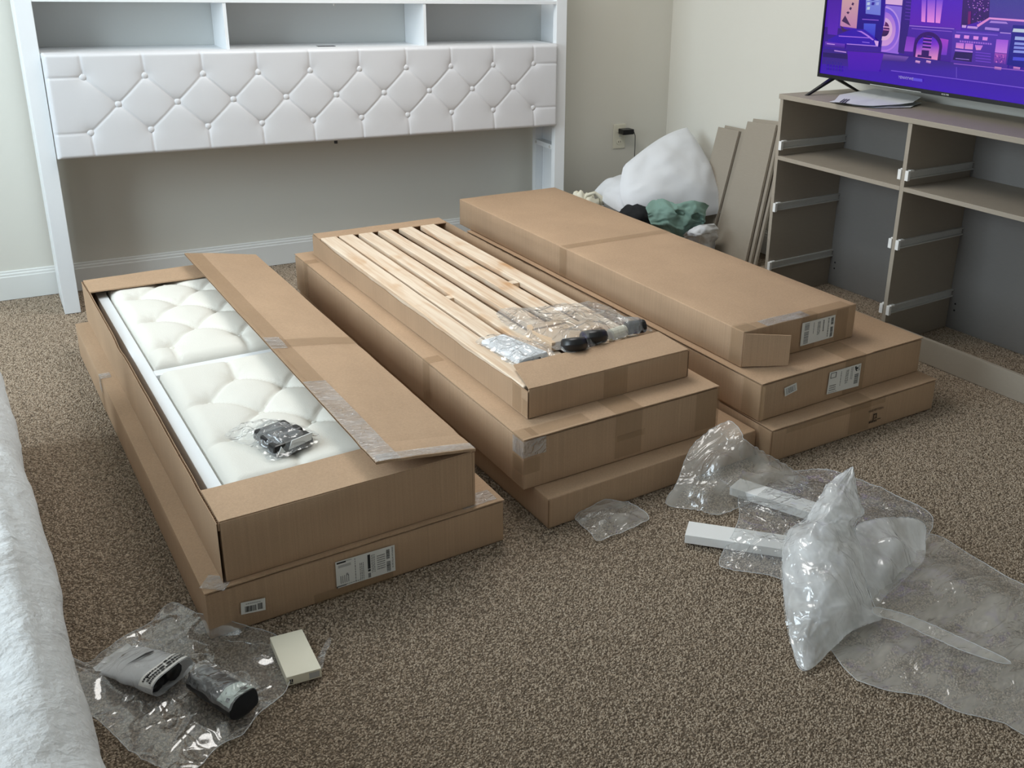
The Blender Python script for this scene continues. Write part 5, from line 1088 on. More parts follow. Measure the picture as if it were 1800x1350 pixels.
# ================================================================== SOFT THINGS: films, cloths, pillows
def smooth_loop(pts, k=4):
    n = len(pts); out = []
    for i in range(n):
        p0, p1, p2, p3 = (Vector(pts[(i+j-1) % n]) for j in range(4))
        for q in range(k):
            t = q/k; out.append(0.5*((2*p1)+(p2-p0)*t+(2*p0-5*p1+4*p2-p3)*t*t+(3*p1-p0-3*p2+p3)*t**3))
    return out
def sheet_mesh(outline, inner=(), step=0.02, crumple=0.01, freq=9.0, fine=0.0, floor=0.001, seed=0.0, power=3.0, k=4, jag=0.004, org=(0, 0, 0), stretch=(1, 1), edge=0.35):
    loop = smooth_loop(outline, k)
    loop = [p + Vector((jag*nz(i*0.9, seed), jag*nz(i*0.9, seed+7), 0)) for i, p in enumerate(loop)]
    ctl = [Vector(p) for p in loop] + [Vector(p) for p in inner]; wts = [1.0]*len(loop) + [float(k)*1.6]*len(inner)
    bm = bmesh.new(); vs = [bm.verts.new((p.x, p.y, 0)) for p in loop]; f = bm.faces.new(vs)
    bmesh.ops.triangulate(bm, faces=[f])
    xs = [p.x for p in loop]; ys = [p.y for p in loop]
    for ax, a, b in ((0, min(xs), max(xs)), (1, min(ys), max(ys))):
        c = a+step*0.5
        while c < b:
            co = [0, 0, 0]; no = [0, 0, 0]; co[ax] = c; no[ax] = 1
            bmesh.ops.bisect_plane(bm, geom=list(bm.verts)+list(bm.edges)+list(bm.faces), plane_co=co, plane_no=no, dist=1e-6); c += step
    bmesh.ops.triangulate(bm, faces=bm.faces)
    L2 = [Vector((p.x, p.y)) for p in loop]
    for v in bm.verts:
        x, y = v.co.x, v.co.y; sw = sz = 0.0; dm = 9
        for i, (c, w) in enumerate(zip(ctl, wts)):
            d = math.hypot(c.x-x, c.y-y); q = w/(d**power+1e-7); sw += q; sz += q*c.z
            if i < len(loop) and d < dm: dm = d
        z = sz/sw; en = min(1, edge+dm/0.06)
        X, Y = x*stretch[0], y*stretch[1]
        z += en*(crumple*(2.2*(0.28-ridge(X*freq+seed, Y*freq, seed)) + 0.7*fbm(X*freq*0.6+seed, Y*freq*0.6, 4.0)) + fine*(0.3-ridge(X*freq*3, Y*freq*3+seed, 2.0)))
        v.co.z = max(floor, z)
    m = MB(); bm.verts.index_update(); m.v = [(v.co.x-org[0], v.co.y-org[1], v.co.z-org[2]) for v in bm.verts]; m.f = [tuple(v.index for v in fc.verts) for fc in bm.faces]; bm.free(); return m
def cr(p, t):
    n = len(p); x = t*(n-1); i = min(n-2, int(x)); f = x-i
    a, b, c, d = p[max(0, i-1)], p[i], p[i+1], p[min(n-1, i+2)]
    return 0.5*((2*b)+(c-a)*f+(2*a-5*b+4*c-d)*f*f+(3*b-a-3*c+d)*f**3)
def patch_mesh(net, nu, nv, folds, seed, org, zmin=0.002, fu=3.0, fv=3.0, fine=0.0):
    net = [[Vector(p) for p in r] for r in net]
    def B(u, v): return cr([cr(r, u) for r in net], v)
    m = MB()
    def P(u, v):
        p = B(u, v); e = 0.004
        a = B(min(1, u+e), v)-B(max(0, u-e), v); b = B(u, min(1, v+e))-B(u, max(0, v-e)); n = a.cross(b)
        n = n.normalized() if n.length > 1e-12 else Vector((0, 0, 1))
        if n.z < 0: n = -n
        d = folds*(0.9*fbm(u*fu+seed, v*fv, seed, 3) + 1.2*(0.28-ridge(u*fu*1.1+seed, v*fv*1.1, 2.0))) + fine*(0.3-ridge(u*fu*4, v*fv*4+seed, 5.0))
        q = p+n*d; q.z = max(zmin, q.z); return tuple(q-Vector(org))
    m.grid(P, nu, nv); return m
def hem(mb_pts, r, org):
    h = MB(); h.tube([tuple(Vector(p)-Vector(org)) for p in mb_pts], r, 5); return h
def soft_thing(name, lab, cat, part, mat, outline, inner=(), group=None, smooth=True, **kw):
    cx = sum(p[0] for p in outline)/len(outline); cy = sum(p[1] for p in outline)/len(outline); z0 = min(p[2] for p in outline)
    z0 = kw.pop('base', z0)
    t = thing(name, lab, cat, (cx, cy, z0), 0, group)
    sm2 = sheet_mesh(outline, inner, org=(cx, cy, z0), **kw); obj(part, sm2, mat, t, smooth=smooth)
    if part == 'film':   # the welded, folded rim of the film
        edge = {}
        for f in sm2.f:
            for a, b in zip(f, f[1:]+f[:1]): edge[(min(a, b), max(a, b))] = edge.get((min(a, b), max(a, b)), 0)+1
        nxt = {}
        for (a, b), c in edge.items():
            if c == 1: nxt.setdefault(a, []).append(b); nxt.setdefault(b, []).append(a)
        st = next(iter(nxt)); loop = [st]; prev = None; cur = st
        while True:
            n = [q for q in nxt[cur] if q != prev]
            if not n or n[0] == st: break
            prev, cur = cur, n[0]; loop.append(cur)
        pts = [sm2.v[i] for i in loop]; keep = [pts[0]]
        for p in pts[1:]:
            if math.dist(p, keep[-1]) > 0.006: keep.append(p)
        keep.append(keep[0]); keep = [(p[0], p[1], p[2]+0.0006) for p in keep]
        h = MB(); h.tube(keep, 0.0011, 4, cap=False); obj('folded_rim', h, 'film_edge', t, smooth=True)
    return t, (cx, cy, z0)

# ================================================================== BED ON THE LEFT
def edge_x(y): return -3.408 - (y+3.617)*0.046
BD = thing('mattress', 'mattress on its base under the white quilt at the left', 'mattress', (-4.3, -3.3, 0))
obj('box_base', MB().hexa([(-0.75, -1.55, 0.0), (edge_x(-4.85)+4.3-0.07, -1.55, 0.0), (edge_x(-1.6)+4.3-0.07, 1.7, 0.0), (-0.75, 1.7, 0.0)], [(-0.75, -1.55, 0.24), (edge_x(-4.85)+4.3-0.07, -1.55, 0.24), (edge_x(-1.6)+4.3-0.07, 1.7, 0.24), (-0.75, 1.7, 0.24)]), 'sheet', BD, bevel=0.02)
obj('pad', MB().hexa([(-0.75, -1.55, 0.242), (edge_x(-4.85)+4.3-0.07, -1.55, 0.242), (edge_x(-1.6)+4.3-0.07, 1.7, 0.242), (-0.75, 1.7, 0.242)], [(-0.75, -1.55, 0.49), (edge_x(-4.85)+4.3-0.07, -1.55, 0.49), (edge_x(-1.6)+4.3-0.07, 1.7, 0.49), (-0.75, 1.7, 0.49)]), 'sheet', BD, bevel=0.05)
Q0, Q1 = -4.9, -1.5
def quilt(u, v):
    y = Q0+(Q1-Q0)*v; xe = edge_x(y); s = u*1.55       # s runs from the middle of the bed over the edge and down
    if s < 0.90: x, z, nx, nz_ = xe-0.10-(0.90-s), 0.545, 0, 1
    elif s < 0.90+0.157:
        a = (s-0.90)/0.10; a = min(a, math.pi/2); x, z, nx, nz_ = xe-0.10+0.10*math.sin(a), 0.445+0.10*math.cos(a), math.sin(a), math.cos(a)
    else: x, z, nx, nz_ = xe, 0.445-(s-1.057)*0.88, 1, 0
    d = 0.016*fbm(s*3.0, y*2.2, 1.0) + 0.013*(0.3-ridge(s*5.0, y*4.0, 3.0)) + 0.006*fbm(s*14, y*9, 6.0)
    d += 0.008*math.sin(s*26+2.5*nz(y*2, 3))*max(0, min(1, (s-0.5)))
    if nx > 0.5: d *= 0.55; d -= 0.006
    return (x+nx*d, y, max(0.012, z+nz_*d))
m = MB(); m.grid(quilt, 110, 190)
qt = thing('quilt', 'white crinkled quilt hanging over the bed edge at the left', 'quilt', (0, 0, 0)); obj('quilt_cloth', m, 'quilt', qt, smooth=True)
qt.location = (-4.3, -3.3, 0)
for c in qt.children: c.location = (4.3, 3.3, 0)

# ================================================================== BOARDS LEANING IN THE CORNER
def board(lab, tl, tr, bl, br, th=0.016):
    o = Vector(bl); e1 = (Vector(tl)-Vector(bl)); e2 = Vector(br)-Vector(bl); nr = e1.cross(e2).normalized()
    if nr.x < 0: nr = -nr
    P = [Vector(p) for p in (bl, br, tr, tl)]
    m = MB(); m.hexa([tuple(p-o) for p in P], [tuple(p+nr*th-o) for p in P])
    b = obj('board', m, 'greige', bevel=0.001, seg=1, loc=tuple(o)); return tag(b, lab, 'board', 'drawer boards leaning on the wall')
g1 = ((-0.03, -0.525, 0.621), (-0.03, -0.701, 0.626), (-0.18, -0.530, 0.001), (-0.18, -0.705, 0.001))
board('narrow grey board leaning on the wall behind the pillow', *g1)
def shift(g, dx, dy, dz): return tuple((p[0]+dx, p[1]+dy, p[2]+(dz if i < 2 else 0)) for i, p in enumerate(g))
board('second narrow grey board directly behind the one beside the pillow', *shift(g1, 0.022, -0.030, 0.012))
g2 = ((-0.05, -0.788, 0.693), (-0.05, -1.009, 0.71), (-0.24, -0.820, 0.001), (-0.24, -1.075, 0.001))
board('tall wide grey board leaning on the wall next to the dresser', *g2)
board('grey board tucked behind the tall wide one next to the dresser', *shift(g2, 0.024, -0.016, 0.016))
board('third board, almost hidden, against the wall beside the dresser', *shift(g2, 0.046, -0.03, -0.02))

# ================================================================== LAUNDRY HEAP IN THE CORNER
def lump(c, r, amp, seed, nu=40, nv=24, zmin=0.002, fr=4.0, flat=1.0):
    m = MB()
    def P(u, v):
        a, b = u*2*math.pi, (v-0.5)*math.pi; d = Vector((math.cos(b)*math.cos(a), math.cos(b)*math.sin(a), math.sin(b)))
        k = 1+amp*fbm(d.x*fr*0.5+seed, d.y*fr*0.5, d.z*fr*0.5)+amp*1.3*(0.3-ridge(d.x*fr*0.7+seed, d.y*fr*0.7, d.z*fr*0.7))
        return (d.x*r[0]*k, d.y*r[1]*k, max(zmin-c[2], d.z*r[2]*k))
    m.grid(P, nu, nv); return m
def lump_thing(name, lab, cat, part, mat, c, r, amp, seed, rotz=0, **kw):
    t = thing(name, lab, cat, (c[0], c[1], 0), rotz); o = obj(part, lump(c, r, amp, seed, **kw), mat, t, smooth=True); o.location = (0, 0, c[2]); return t
lump_thing('duvet', 'white duvet heaped on the carpet under the pillow in the corner', 'duvet', 'cover', 'sheet', (-0.44, -0.42, 0.08), (0.24, 0.28, 0.15), 0.10, 2.0, zmin=0.003)
def pillow(name, lab, A, B, C, D, th, seed, mat='sheet'):
    A, B, C, D = map(Vector, (A, B, C, D)); nr = (B-D).cross(A-C).normalized()
    if nr.y > 0: nr = -nr
    o = (A+B+C+D)/4; m = MB()
    for sg in (1, -1):
        def P(u, v):
            a_, b_ = 2*u-1, 2*v-1; U = 0.5+0.5*a_*(1+0.16*(1-b_*b_)); V = 0.5+0.5*b_*(1+0.13*(1-a_*a_))
            p = (A*(1-U)+B*U)*(1-V)+(D*(1-U)+C*U)*V
            pf = (max(0, 1-(2*u-1)**2)**0.55)*(max(0, 1-(2*v-1)**2)**0.55)
            w = 0.014*fbm(u*2.2+seed, v*2.2, 1.0)+0.020*(0.25-ridge(u*2.1+seed, v*2.3, 2.0))+0.010*math.sin(9*(u*0.6+v)+3*nz(u*2, v*2, seed))*nz(u*1.5+4, v*1.5, seed)
            pin = 0.05*math.sin(math.pi*u)*(1 if v == 0 or v == 1 else 0)
            return tuple(p + nr*sg*(th*pf*(1+0.2*nz(u*3, v*3+seed))+w*min(1, pf*2)) - o)
        m.grid(P, 30, 26)
    t = thing(name, lab, 'pillow', tuple(o)); obj('pillowcase', m, mat, t, smooth=True); return t
pillow('pillow', 'plump white pillow propped up in the room corner behind the cartons', (-0.121, -0.36, 0.596), (-0.6, -0.46, 0.439), (-0.678, -0.66, 0.226), (-0.083, -0.7, 0.189), 0.085, 1.0)
pillow('pillow', 'low white pillow lying flat at the left foot of the propped pillow', (-0.40, -0.26, 0.33), (-0.66, -0.27, 0.27), (-0.68, -0.60, 0.22), (-0.36, -0.62, 0.27), 0.075, 4.0)
gnet = [[(-0.661, -0.766, 0.285), (-0.571, -0.716, 0.3), (-0.556, -0.759, 0.32), (-0.52, -0.818, 0.315), (-0.45, -0.828, 0.31), (-0.38, -0.842, 0.3), (-0.281, -0.809, 0.27)],
        [(-0.669, -0.799, 0.27), (-0.617, -0.808, 0.29), (-0.581, -0.841, 0.3), (-0.53, -0.86, 0.29), (-0.47, -0.866, 0.285), (-0.407, -0.881, 0.27), (-0.337, -0.859, 0.245)],
        [(-0.662, -0.801, 0.24), (-0.621, -0.833, 0.255), (-0.583, -0.867, 0.265), (-0.519, -0.859, 0.25), (-0.473, -0.876, 0.24), (-0.416, -0.878, 0.225), (-0.362, -0.883, 0.205)],
        [(-0.659, -0.825, 0.21), (-0.614, -0.846, 0.21), (-0.578, -0.875, 0.21), (-0.526, -0.879, 0.19), (-0.473, -0.876, 0.18), (-0.431, -0.868, 0.185), (-0.388, -0.856, 0.18)],
        [(-0.614, -0.791, 0.16), (-0.575, -0.817, 0.15), (-0.543, -0.852, 0.14), (-0.49, -0.847, 0.12), (-0.423, -0.806, 0.11), (-0.372, -0.772, 0.12), (-0.325, -0.748, 0.13)]]
go = gnet[2][3]; t = thing('green_cloth', 'crumpled green cloth in front of the propped white pillow', 'cloth', (go[0], go[1], 0))
obj('cloth', patch_mesh(gnet, 60, 46, 0.020, 3.0, (go[0], go[1], 0), fu=3.2, fv=2.6), 'green', t, smooth=True)
snet = [[(-0.506, -0.889, 0.16), (-0.487, -0.937, 0.2), (-0.422, -0.944, 0.215), (-0.315, -0.909, 0.2)],
        [(-0.481, -0.878, 0.13), (-0.487, -0.968, 0.175), (-0.412, -0.964, 0.18), (-0.27, -0.885, 0.155)],
        [(-0.438, -0.863, 0.09), (-0.444, -0.946, 0.125), (-0.375, -0.94, 0.13), (-0.252, -0.863, 0.11)],
        [(-0.381, -0.842, 0.04), (-0.388, -0.908, 0.065), (-0.325, -0.893, 0.065), (-0.224, -0.815, 0.05)],
        [(-0.348, -0.842, 0.004), (-0.317, -0.841, 0.006), (-0.27, -0.83, 0.006), (-0.204, -0.78, 0.006)]]
so_ = snet[2][1]; t = thing('white_sheet', 'rumpled white bed sheet on the carpet beside the grey boards', 'sheet', (so_[0], so_[1], 0))
obj('cloth', patch_mesh(snet, 36, 36, 0.018, 5.0, (so_[0], so_[1], 0), fu=2.6, fv=2.6), 'sheet', t, smooth=True)
bk = (-0.678, -0.669, 0.24)
lump_thing('black_bag', 'small black pouch lying between the cartons and the green cloth', 'pouch', 'shell', 'dark', (bk[0]+0.02, bk[1], 0.19), (0.10, 0.085, 0.09), 0.10, 7.0, zmin=-0.0)
lump_thing('dark_cloth', 'dark folded fabric under the green cloth by the boards', 'cloth', 'fold', 'dark', ((-0.028, -0.518, 0.1)[0]-0.03, (-0.028, -0.518, 0.1)[1]-0.03, 0.10), (0.12, 0.10, 0.09), 0.1, 9.0)
wb_ = (-0.79, -0.35, 0.283)
t = thing('plastic_bag', 'crumpled cream plastic bag on the carpet behind the right stack', 'bag', (wb_[0], wb_[1], 0))
o = obj('bag_film', lump((0, 0, 0.14), (0.115, 0.09, 0.135), 0.25, 12.0, fr=4, nu=44, nv=28), 'offwhite_box', t, smooth=True); o.location = (0, 0, 0.14)
h = MB(); h.tube([(0.0, -0.03, 0.25), (0.01, -0.035, 0.28), (0.06, -0.04, 0.29), (0.10, -0.04, 0.26), (0.105, -0.04, 0.22)], [0.012, 0.01, 0.009, 0.012, 0.016], 8); obj('handle', h, 'offwhite_box', t, smooth=True)

# ================================================================== CLEAR BAG OF PARTS ON THE CARPET, BOTTOM LEFT
GL = lambda *p: p
BLt, o_ = soft_thing('clear_bag', 'large clear plastic bag spread on the carpet in front of the quilt', 'plastic bag', 'film', 'film_thin',
    [(-3.219, -2.573, 0.03), (-3.247, -2.568, 0.015), (-3.28, -2.616, 0.02), (-3.338, -2.654, 0.03), (-3.383, -2.672, 0.02), (-3.415, -2.679, 0.01), (-3.444, -2.653, 0.02), (-3.447, -2.714, 0.03), (-3.442, -2.769, 0.02), (-3.44, -2.811, 0.01), (-3.41, -2.886, 0.015), (-3.372, -2.988, 0.01), (-3.339, -3.059, 0.02), (-3.306, -3.108, 0.03), (-3.269, -3.109, 0.02), (-3.224, -3.063, 0.01), (-3.177, -3.059, 0.015), (-3.14, -3.025, 0.02), (-3.082, -3.005, 0.03), (-3.05, -2.942, 0.01), (-3.027, -2.893, 0.005), (-3.038, -2.793, 0.008), (-3.086, -2.744, 0.02), (-3.137, -2.697, 0.03), (-3.185, -2.651, 0.035)],
    [(-3.242, -2.662, 0.03), (-3.141, -2.756, 0.008), (-3.326, -2.895, 0.012), (-3.27, -3.009, 0.02), (-3.272, -2.827, 0.008), (-3.18, -2.938, 0.008), (-3.367, -2.803, 0.01)], step=0.0075, crumple=0.008, freq=6, fine=0.0018, seed=21, base=0.0)
tl_ = sheet_mesh([(-3.018, -2.929, 0.012), (-2.985, -2.905, 0.01), (-2.943, -2.862, 0.015), (-2.945, -2.882, 0.02), (-2.968, -2.914, 0.015), (-2.986, -2.947, 0.01), (-3.01, -2.94, 0.006)], (), step=0.006, crumple=0.006, freq=16, seed=25, org=o_)
obj('film_corner', tl_, 'film', BLt, smooth=True)
# white printed sleeve
def sleeve(name, lab, P0, P1, w0, w1, h0, h1, mat, cat, z=0.012, seed=0, nu=26, nv=18, wrk=0.004, open_end=True):
    """flattened tube from P0 to P1"""
    a, b = Vector(P0), Vector(P1); d = (b-a); L = d.length; ang = math.atan2(d.y, d.x)
    t = thing(name, lab, cat, (a.x, a.y, z), ang); m = MB()
    def S(u, v):
        x = L*v; w = w0+(w1-w0)*v; h = h0+(h1-h0)*(v**0.8); c, s = math.cos(u*2*math.pi), math.sin(u*2*math.pi)
        k = 1+0.10*nz(u*5, v*4, seed)
        y = 0.5*w*math.copysign(abs(c)**0.7, c)*k; zz = 0.5*h*(1+math.copysign(abs(s)**0.8, s)*k)
        return (x+0.004*nz(u*6, seed), y, max(0, zz+wrk*(0.28-ridge(v*5+seed, u*8, 1))*(1 if s > 0 else 0)))
    m.grid(S, nu, nv); return t, S, L, m
p0 = (-3.356, -2.712, 0.02); p1 = (-3.267, -2.847, 0.02)
t, S, L, m = sleeve('parts_pouch', 'white printed pouch with a black open end lying in the clear bag', p0, p1, 0.098, 0.106, 0.010, 0.046, None, 'pouch', 0.014, 31)
obj('sleeve', m, 'pouch', t, smooth=True)
def band(u0, u1, v0, v1, off, n=14, mm=5):
    g = MB()
    def P(u, v):
        a = S(u0+(u1-u0)*u, v0+(v1-v0)*v); return (a[0], a[1]*(1+off*6), a[2]+off)
    g.grid(P, n, mm); return g
obj('label_band', band(0.03, 0.47, 0.74, 0.985, 0.0012), 'label', t, smooth=True)
tx = MB(); rnd = random.Random(4)
for r_ in range(3):
    v0 = 0.79+0.06*r_; u = 0.10
    while u < 0.40:
        du = rnd.uniform(0.008, 0.022); tx.add([(lambda q: (q[0], q[1]*1.01, q[2]+0.0026))(S(a, b)) for a, b in ((u, v0), (u+du, v0), (u+du, v0+(0.042 if r_ == 1 else 0.028)), (u, v0+(0.042 if r_ == 1 else 0.028)))], [(0, 1, 2, 3)]); u += du+0.005
obj('printed_text', tx, 'ink', t, kind='stuff')
ar = MB()
for pts in ([(0.30, 0.30), (0.20, 0.36), (0.145, 0.40), (0.15, 0.44), (0.20, 0.43), (0.22, 0.40)],):
    ar.add([(lambda q: (q[0], q[1], q[2]+0.003))(S(a, b)) for a, b in pts], [tuple(range(len(pts)))])
obj('printed_mark', ar, 'ink', t)
e = MB(); e.tube([(L*0.80, -0.03, 0.024), (L*0.93, -0.03, 0.024)], 0.018, 10); e.tube([(L*0.78, 0.012, 0.023), (L*0.95, 0.012, 0.023)], 0.019, 10); e.tube([(L*0.80, -0.008, 0.022), (L*0.9, -0.008, 0.022)], 0.018, 10)
obj('black_contents', e, 'black', t, smooth=True, kind='stuff')
obj('pouch_flap', MB().grid(lambda u, v: (-0.028+0.03*u, -0.045+0.09*v, 0.006+0.008*nz(u*3, v*4)+0.004*u), 6, 8), 'pouch', t, smooth=True)
# black roll in its clear wrapper
p0 = (-3.221, -2.87, 0.03); p1 = (-3.16, -3.008, 0.03)
t, S, L, m = sleeve('black_strap_roll', 'black rolled strap with a pale striped label, in clear wrap inside the bag', p0, p1, 0.060, 0.066, 0.040, 0.050, None, 'strap roll', 0.014, 41, wrk=0.010)
obj('roll', m, 'black', t, smooth=True)
caps = MB()
for v, dx in ((0.0, -0.012), (1.0, 0.014)):
    ring = [S(i/14, v) for i in range(14)]; c = Vector((ring[0][0]+dx, 0, 0.022)); caps.add(ring+[tuple(c)], [(i, (i+1) % 14, 14) for i in range(14)])
obj('rolled_end', caps, 'dark', t, smooth=True)
M['pale'] = plain('pale_green_label', (206, 220, 214), 0.35, 0.03, 12)
obj('label_band', band(0.04, 0.44, 0.70, 0.97, 0.0016), 'pale', t, smooth=True)
k_ = MB()
for pts in ([(0.05, 0.77), (0.43, 0.77), (0.43, 0.805), (0.05, 0.815)], [(0.20, 0.85), (0.23, 0.85), (0.20, 0.93), (0.17, 0.93)], [(0.14, 0.86), (0.30, 0.93), (0.29, 0.945), (0.13, 0.875)], [(0.34, 0.84), (0.40, 0.86), (0.38, 0.92), (0.33, 0.90)]):
    k_.add([(lambda q: (q[0], q[1]*1.01, q[2]+0.0032))(S(a, b)) for a, b in pts], [tuple(range(len(pts)))])
obj('printed_mark', k_, 'ink', t, kind='stuff')
wr = MB(); wr.grid(lambda u, v: (lambda q: (q[0]*1.1-0.008, q[1]*1.14, q[2]*1.08+0.004+0.004*(0.28-ridge(u*7, v*5, 3))))(S(0.02+0.46*u, v)), 26, 22); obj('clear_wrap', wr, 'film', t, smooth=True)
# small white box
c_ = [(-3.06, -2.808, 0.026), (-2.99, -2.815, 0.026), (-2.991, -2.964, 0.026), (-3.063, -2.956, 0.026)]
t = thing('white_carton', 'small flat cream white box on the edge of the clear bag', 'box', (c_[3][0], c_[3][1], 0.004))
m = MB(); P = [(p[0]-c_[3][0], p[1]-c_[3][1]) for p in (c_[3], c_[2], c_[1], c_[0])]; m.hexa([(a, b, 0) for a, b in P], [(a, b, 0.023) for a, b in P]); obj('sleeve', m, 'offwhite_box', t, bevel=0.0012)
d = Vector((P[1][0], P[1][1], 0)); nn = Vector((d.y, -d.x, 0)).normalized()*0.0006
k_ = MB()
for u0, u1, z0_, z1_ in ((0.08, 0.12, 0.008, 0.016), (0.135, 0.175, 0.008, 0.016), (0.08, 0.175, 0.004, 0.0065)): k_.add([tuple(d*u+nn+Vector((0, 0, z))) for u, z in ((u0, z0_), (u1, z0_), (u1, z1_), (u0, z1_))], [(0, 1, 2, 3)])
obj('printed_mark', k_, 'ink', t, kind='stuff')
k_ = MB(); k_.add([tuple(d*u+nn+Vector((0, 0, z))) for u, z in ((0.64, 0.004), (0.94, 0.004), (0.94, 0.019), (0.64, 0.019))], [(0, 1, 2, 3)]); obj('sticker', k_, 'faint_ink', t)

# empty clear pouch in the middle of the carpet
soft_thing('clear_pouch', 'small empty clear pouch on the carpet before the middle stack', 'plastic bag', 'film', 'film_grey',
    [(-2.197, -2.695, 0.012), (-2.143, -2.698, 0.03), (-2.087, -2.687, 0.03), (-2.059, -2.71, 0.03), (-2.03, -2.725, 0.02), (-2.015, -2.794, 0.008), (-2.068, -2.813, 0.006), (-2.14, -2.822, 0.01), (-2.201, -2.821, 0.006), (-2.209, -2.8, 0.02), (-2.206, -2.736, 0.012)],
    [(-2.153, -2.768, 0.035), (-2.093, -2.777, 0.03)], step=0.0075, crumple=0.010, freq=11, seed=51, base=0.0)

# ================================================================== BAGS ON THE OPEN CARTONS
# on the tufted panel
zc = BOX['A2'][5]+0.0085+0.118+0.024
t = thing('hardware_bag', 'small clear bag of black hardware lying on the cream tufted panel', 'hardware bag', loc2('A2', 0.235, 0.33, zc), BOX['A2'][2]+0.25)
def rb(x0, x1, y0, y1, z0, z1, tilt=0): return MB().hexa([(x0, y0, z0), (x1, y0, z0), (x1, y1, z0), (x0, y1, z0)], [(x0+0.004, y0+0.004, z1), (x1-0.004, y0+0.004, z1+tilt), (x1-0.004, y1-0.004, z1+tilt), (x0+0.004, y1-0.004, z1)])
obj('black_bracket', rb(-0.060, 0.055, -0.085, -0.045, 0.004, 0.030), 'black', t, bevel=0.006)
obj('black_bracket', rb(-0.055, 0.058, -0.040, 0.000, 0.004, 0.034, -0.004), 'black', t, bevel=0.006)
obj('black_bracket', rb(-0.045, 0.050, 0.005, 0.045, 0.004, 0.030), 'black', t, bevel=0.006)
obj('white_insert', MB().prism([(-0.02, 0.012), (0.045, 0.016), (0.05, 0.036), (-0.01, 0.034)], -0.0878, -0.0858, 'y'), 'white_plastic', t)
obj('white_insert', MB().prism([(-0.05, 0.010), (-0.03, 0.010), (-0.04, 0.028)], -0.0878, -0.0858, 'y'), 'white_plastic', t)
m = MB()
m.v = sheet_mesh([(-0.075, -0.10, 0.006), (0.0, -0.104, 0.010), (0.07, -0.09, 0.008), (0.078, -0.02, 0.012), (0.068, 0.06, 0.006), (0.04, 0.115, 0.008), (-0.03, 0.125, 0.012), (-0.085, 0.11, 0.006), (-0.09, 0.05, 0.008), (-0.075, -0.03, 0.012)], [(0, -0.06, 0.040), (0, -0.02, 0.043), (0, 0.03, 0.038), (0, 0.08, 0.012)], step=0.006, crumple=0.009, freq=26, fine=0.003, seed=61, jag=0.003).v
tmp = sheet_mesh([(-0.075, -0.10, 0.006), (0.0, -0.104, 0.010), (0.07, -0.09, 0.008), (0.078, -0.02, 0.012), (0.068, 0.06, 0.006), (0.04, 0.115, 0.008), (-0.03, 0.125, 0.012), (-0.085, 0.11, 0.006), (-0.09, 0.05, 0.008), (-0.075, -0.03, 0.012)], [(0, -0.06, 0.040), (0, -0.02, 0.043), (0, 0.03, 0.038), (0, 0.08, 0.012)], step=0.006, crumple=0.009, freq=26, fine=0.003, seed=61, jag=0.003)
obj('film', tmp, 'film', t, smooth=True)
# on the slats
zs = zt+0.0015
t = thing('foam_pouch', 'clear pouch of pale foam pads on the two leftmost slats', 'hardware bag', loc2('B3', 0.11, 0.27, zs), BOX['B3'][2]+0.02)
obj('foam_pad', MB().hexa([(-0.052, -0.115, 0.002), (0.062, -0.10, 0.002), (0.020, 0.105, 0.002), (-0.066, 0.095, 0.002)], [(-0.050, -0.11, 0.018), (0.058, -0.096, 0.018), (0.018, 0.10, 0.016), (-0.062, 0.09, 0.016)]), 'sheet', t, bevel=0.004)
obj('black_strip', MB().hexa([(-0.058, -0.128, 0.002), (0.02, -0.122, 0.002), (0.02, -0.112, 0.002), (-0.056, -0.1165, 0.002)], [(-0.056, -0.127, 0.014), (0.02, -0.121, 0.016), (0.02, -0.113, 0.016), (-0.056, -0.1175, 0.014)]), 'black', t, bevel=0.002)
obj('film', sheet_mesh([(-0.066, -0.132, 0.004), (-0.01, -0.142, 0.012), (0.07, -0.12, 0.008), (0.075, -0.05, 0.02), (0.045, 0.06, 0.012), (0.03, 0.118, 0.006), (-0.02, 0.125, 0.012), (-0.075, 0.11, 0.005), (-0.078, 0.0, 0.010)], [(0, -0.06, 0.028), (-0.03, 0.04, 0.025), (-0.02, -0.10, 0.024)], step=0.006, crumple=0.008, freq=22, fine=0.003, seed=71, jag=0.003), 'film', t, smooth=True)
t = thing('hardware_bag', 'large clear bag of brown blocks and black rings on the near ends of the slats', 'hardware bag', loc2('B3', 0.36, 0.30, zs), BOX['B3'][2])
def lb(u, v): return (u-0.36, v-0.30)
obj('brown_block', MB().box(-0.16, -0.02, -0.10, 0.02, 0.001, 0.030), 'bare_wood', t, bevel=0.002); obj('brown_block', MB().box(-0.155, -0.03, 0.024, 0.06, 0.001, 0.034), 'bare_wood', t, bevel=0.002); obj('brown_block', MB().box(-0.012, 0.06, -0.05, 0.03, 0.001, 0.024), 'bare_wood', t, bevel=0.002)
for (cx, cy, r) in ((-0.105, -0.140, 0.042), (-0.018, -0.118, 0.046)):
    o = obj('black_ring', MB().grid(lambda u, v: ((r*0.7+r*0.3*math.cos(v*2*math.pi))*math.cos(u*2*math.pi), (r*0.7+r*0.3*math.cos(v*2*math.pi))*math.sin(u*2*math.pi), 0.021*math.sin(v*2*math.pi)), 28, 10), 'black', t, smooth=True); o.location = (cx, cy, 0.029); o.rotation_euler = (-0.35, 0.1, 0)
    d_ = obj('ring_core', MB().tube([(0, 0, -0.012), (0, 0, 0.012)], r*0.5, 20), 'dark', o, smooth=False)
obj('white_roll', MB().tube([(0.045, -0.120, 0.022), (0.105, -0.110, 0.022)], 0.02, 14), 'offwhite_box', t, smooth=False)
obj('black_roll', MB().tube([(0.11, -0.112, 0.030), (0.175, -0.122, 0.030)], 0.022, 14), 'black', t, bevel=0.003)
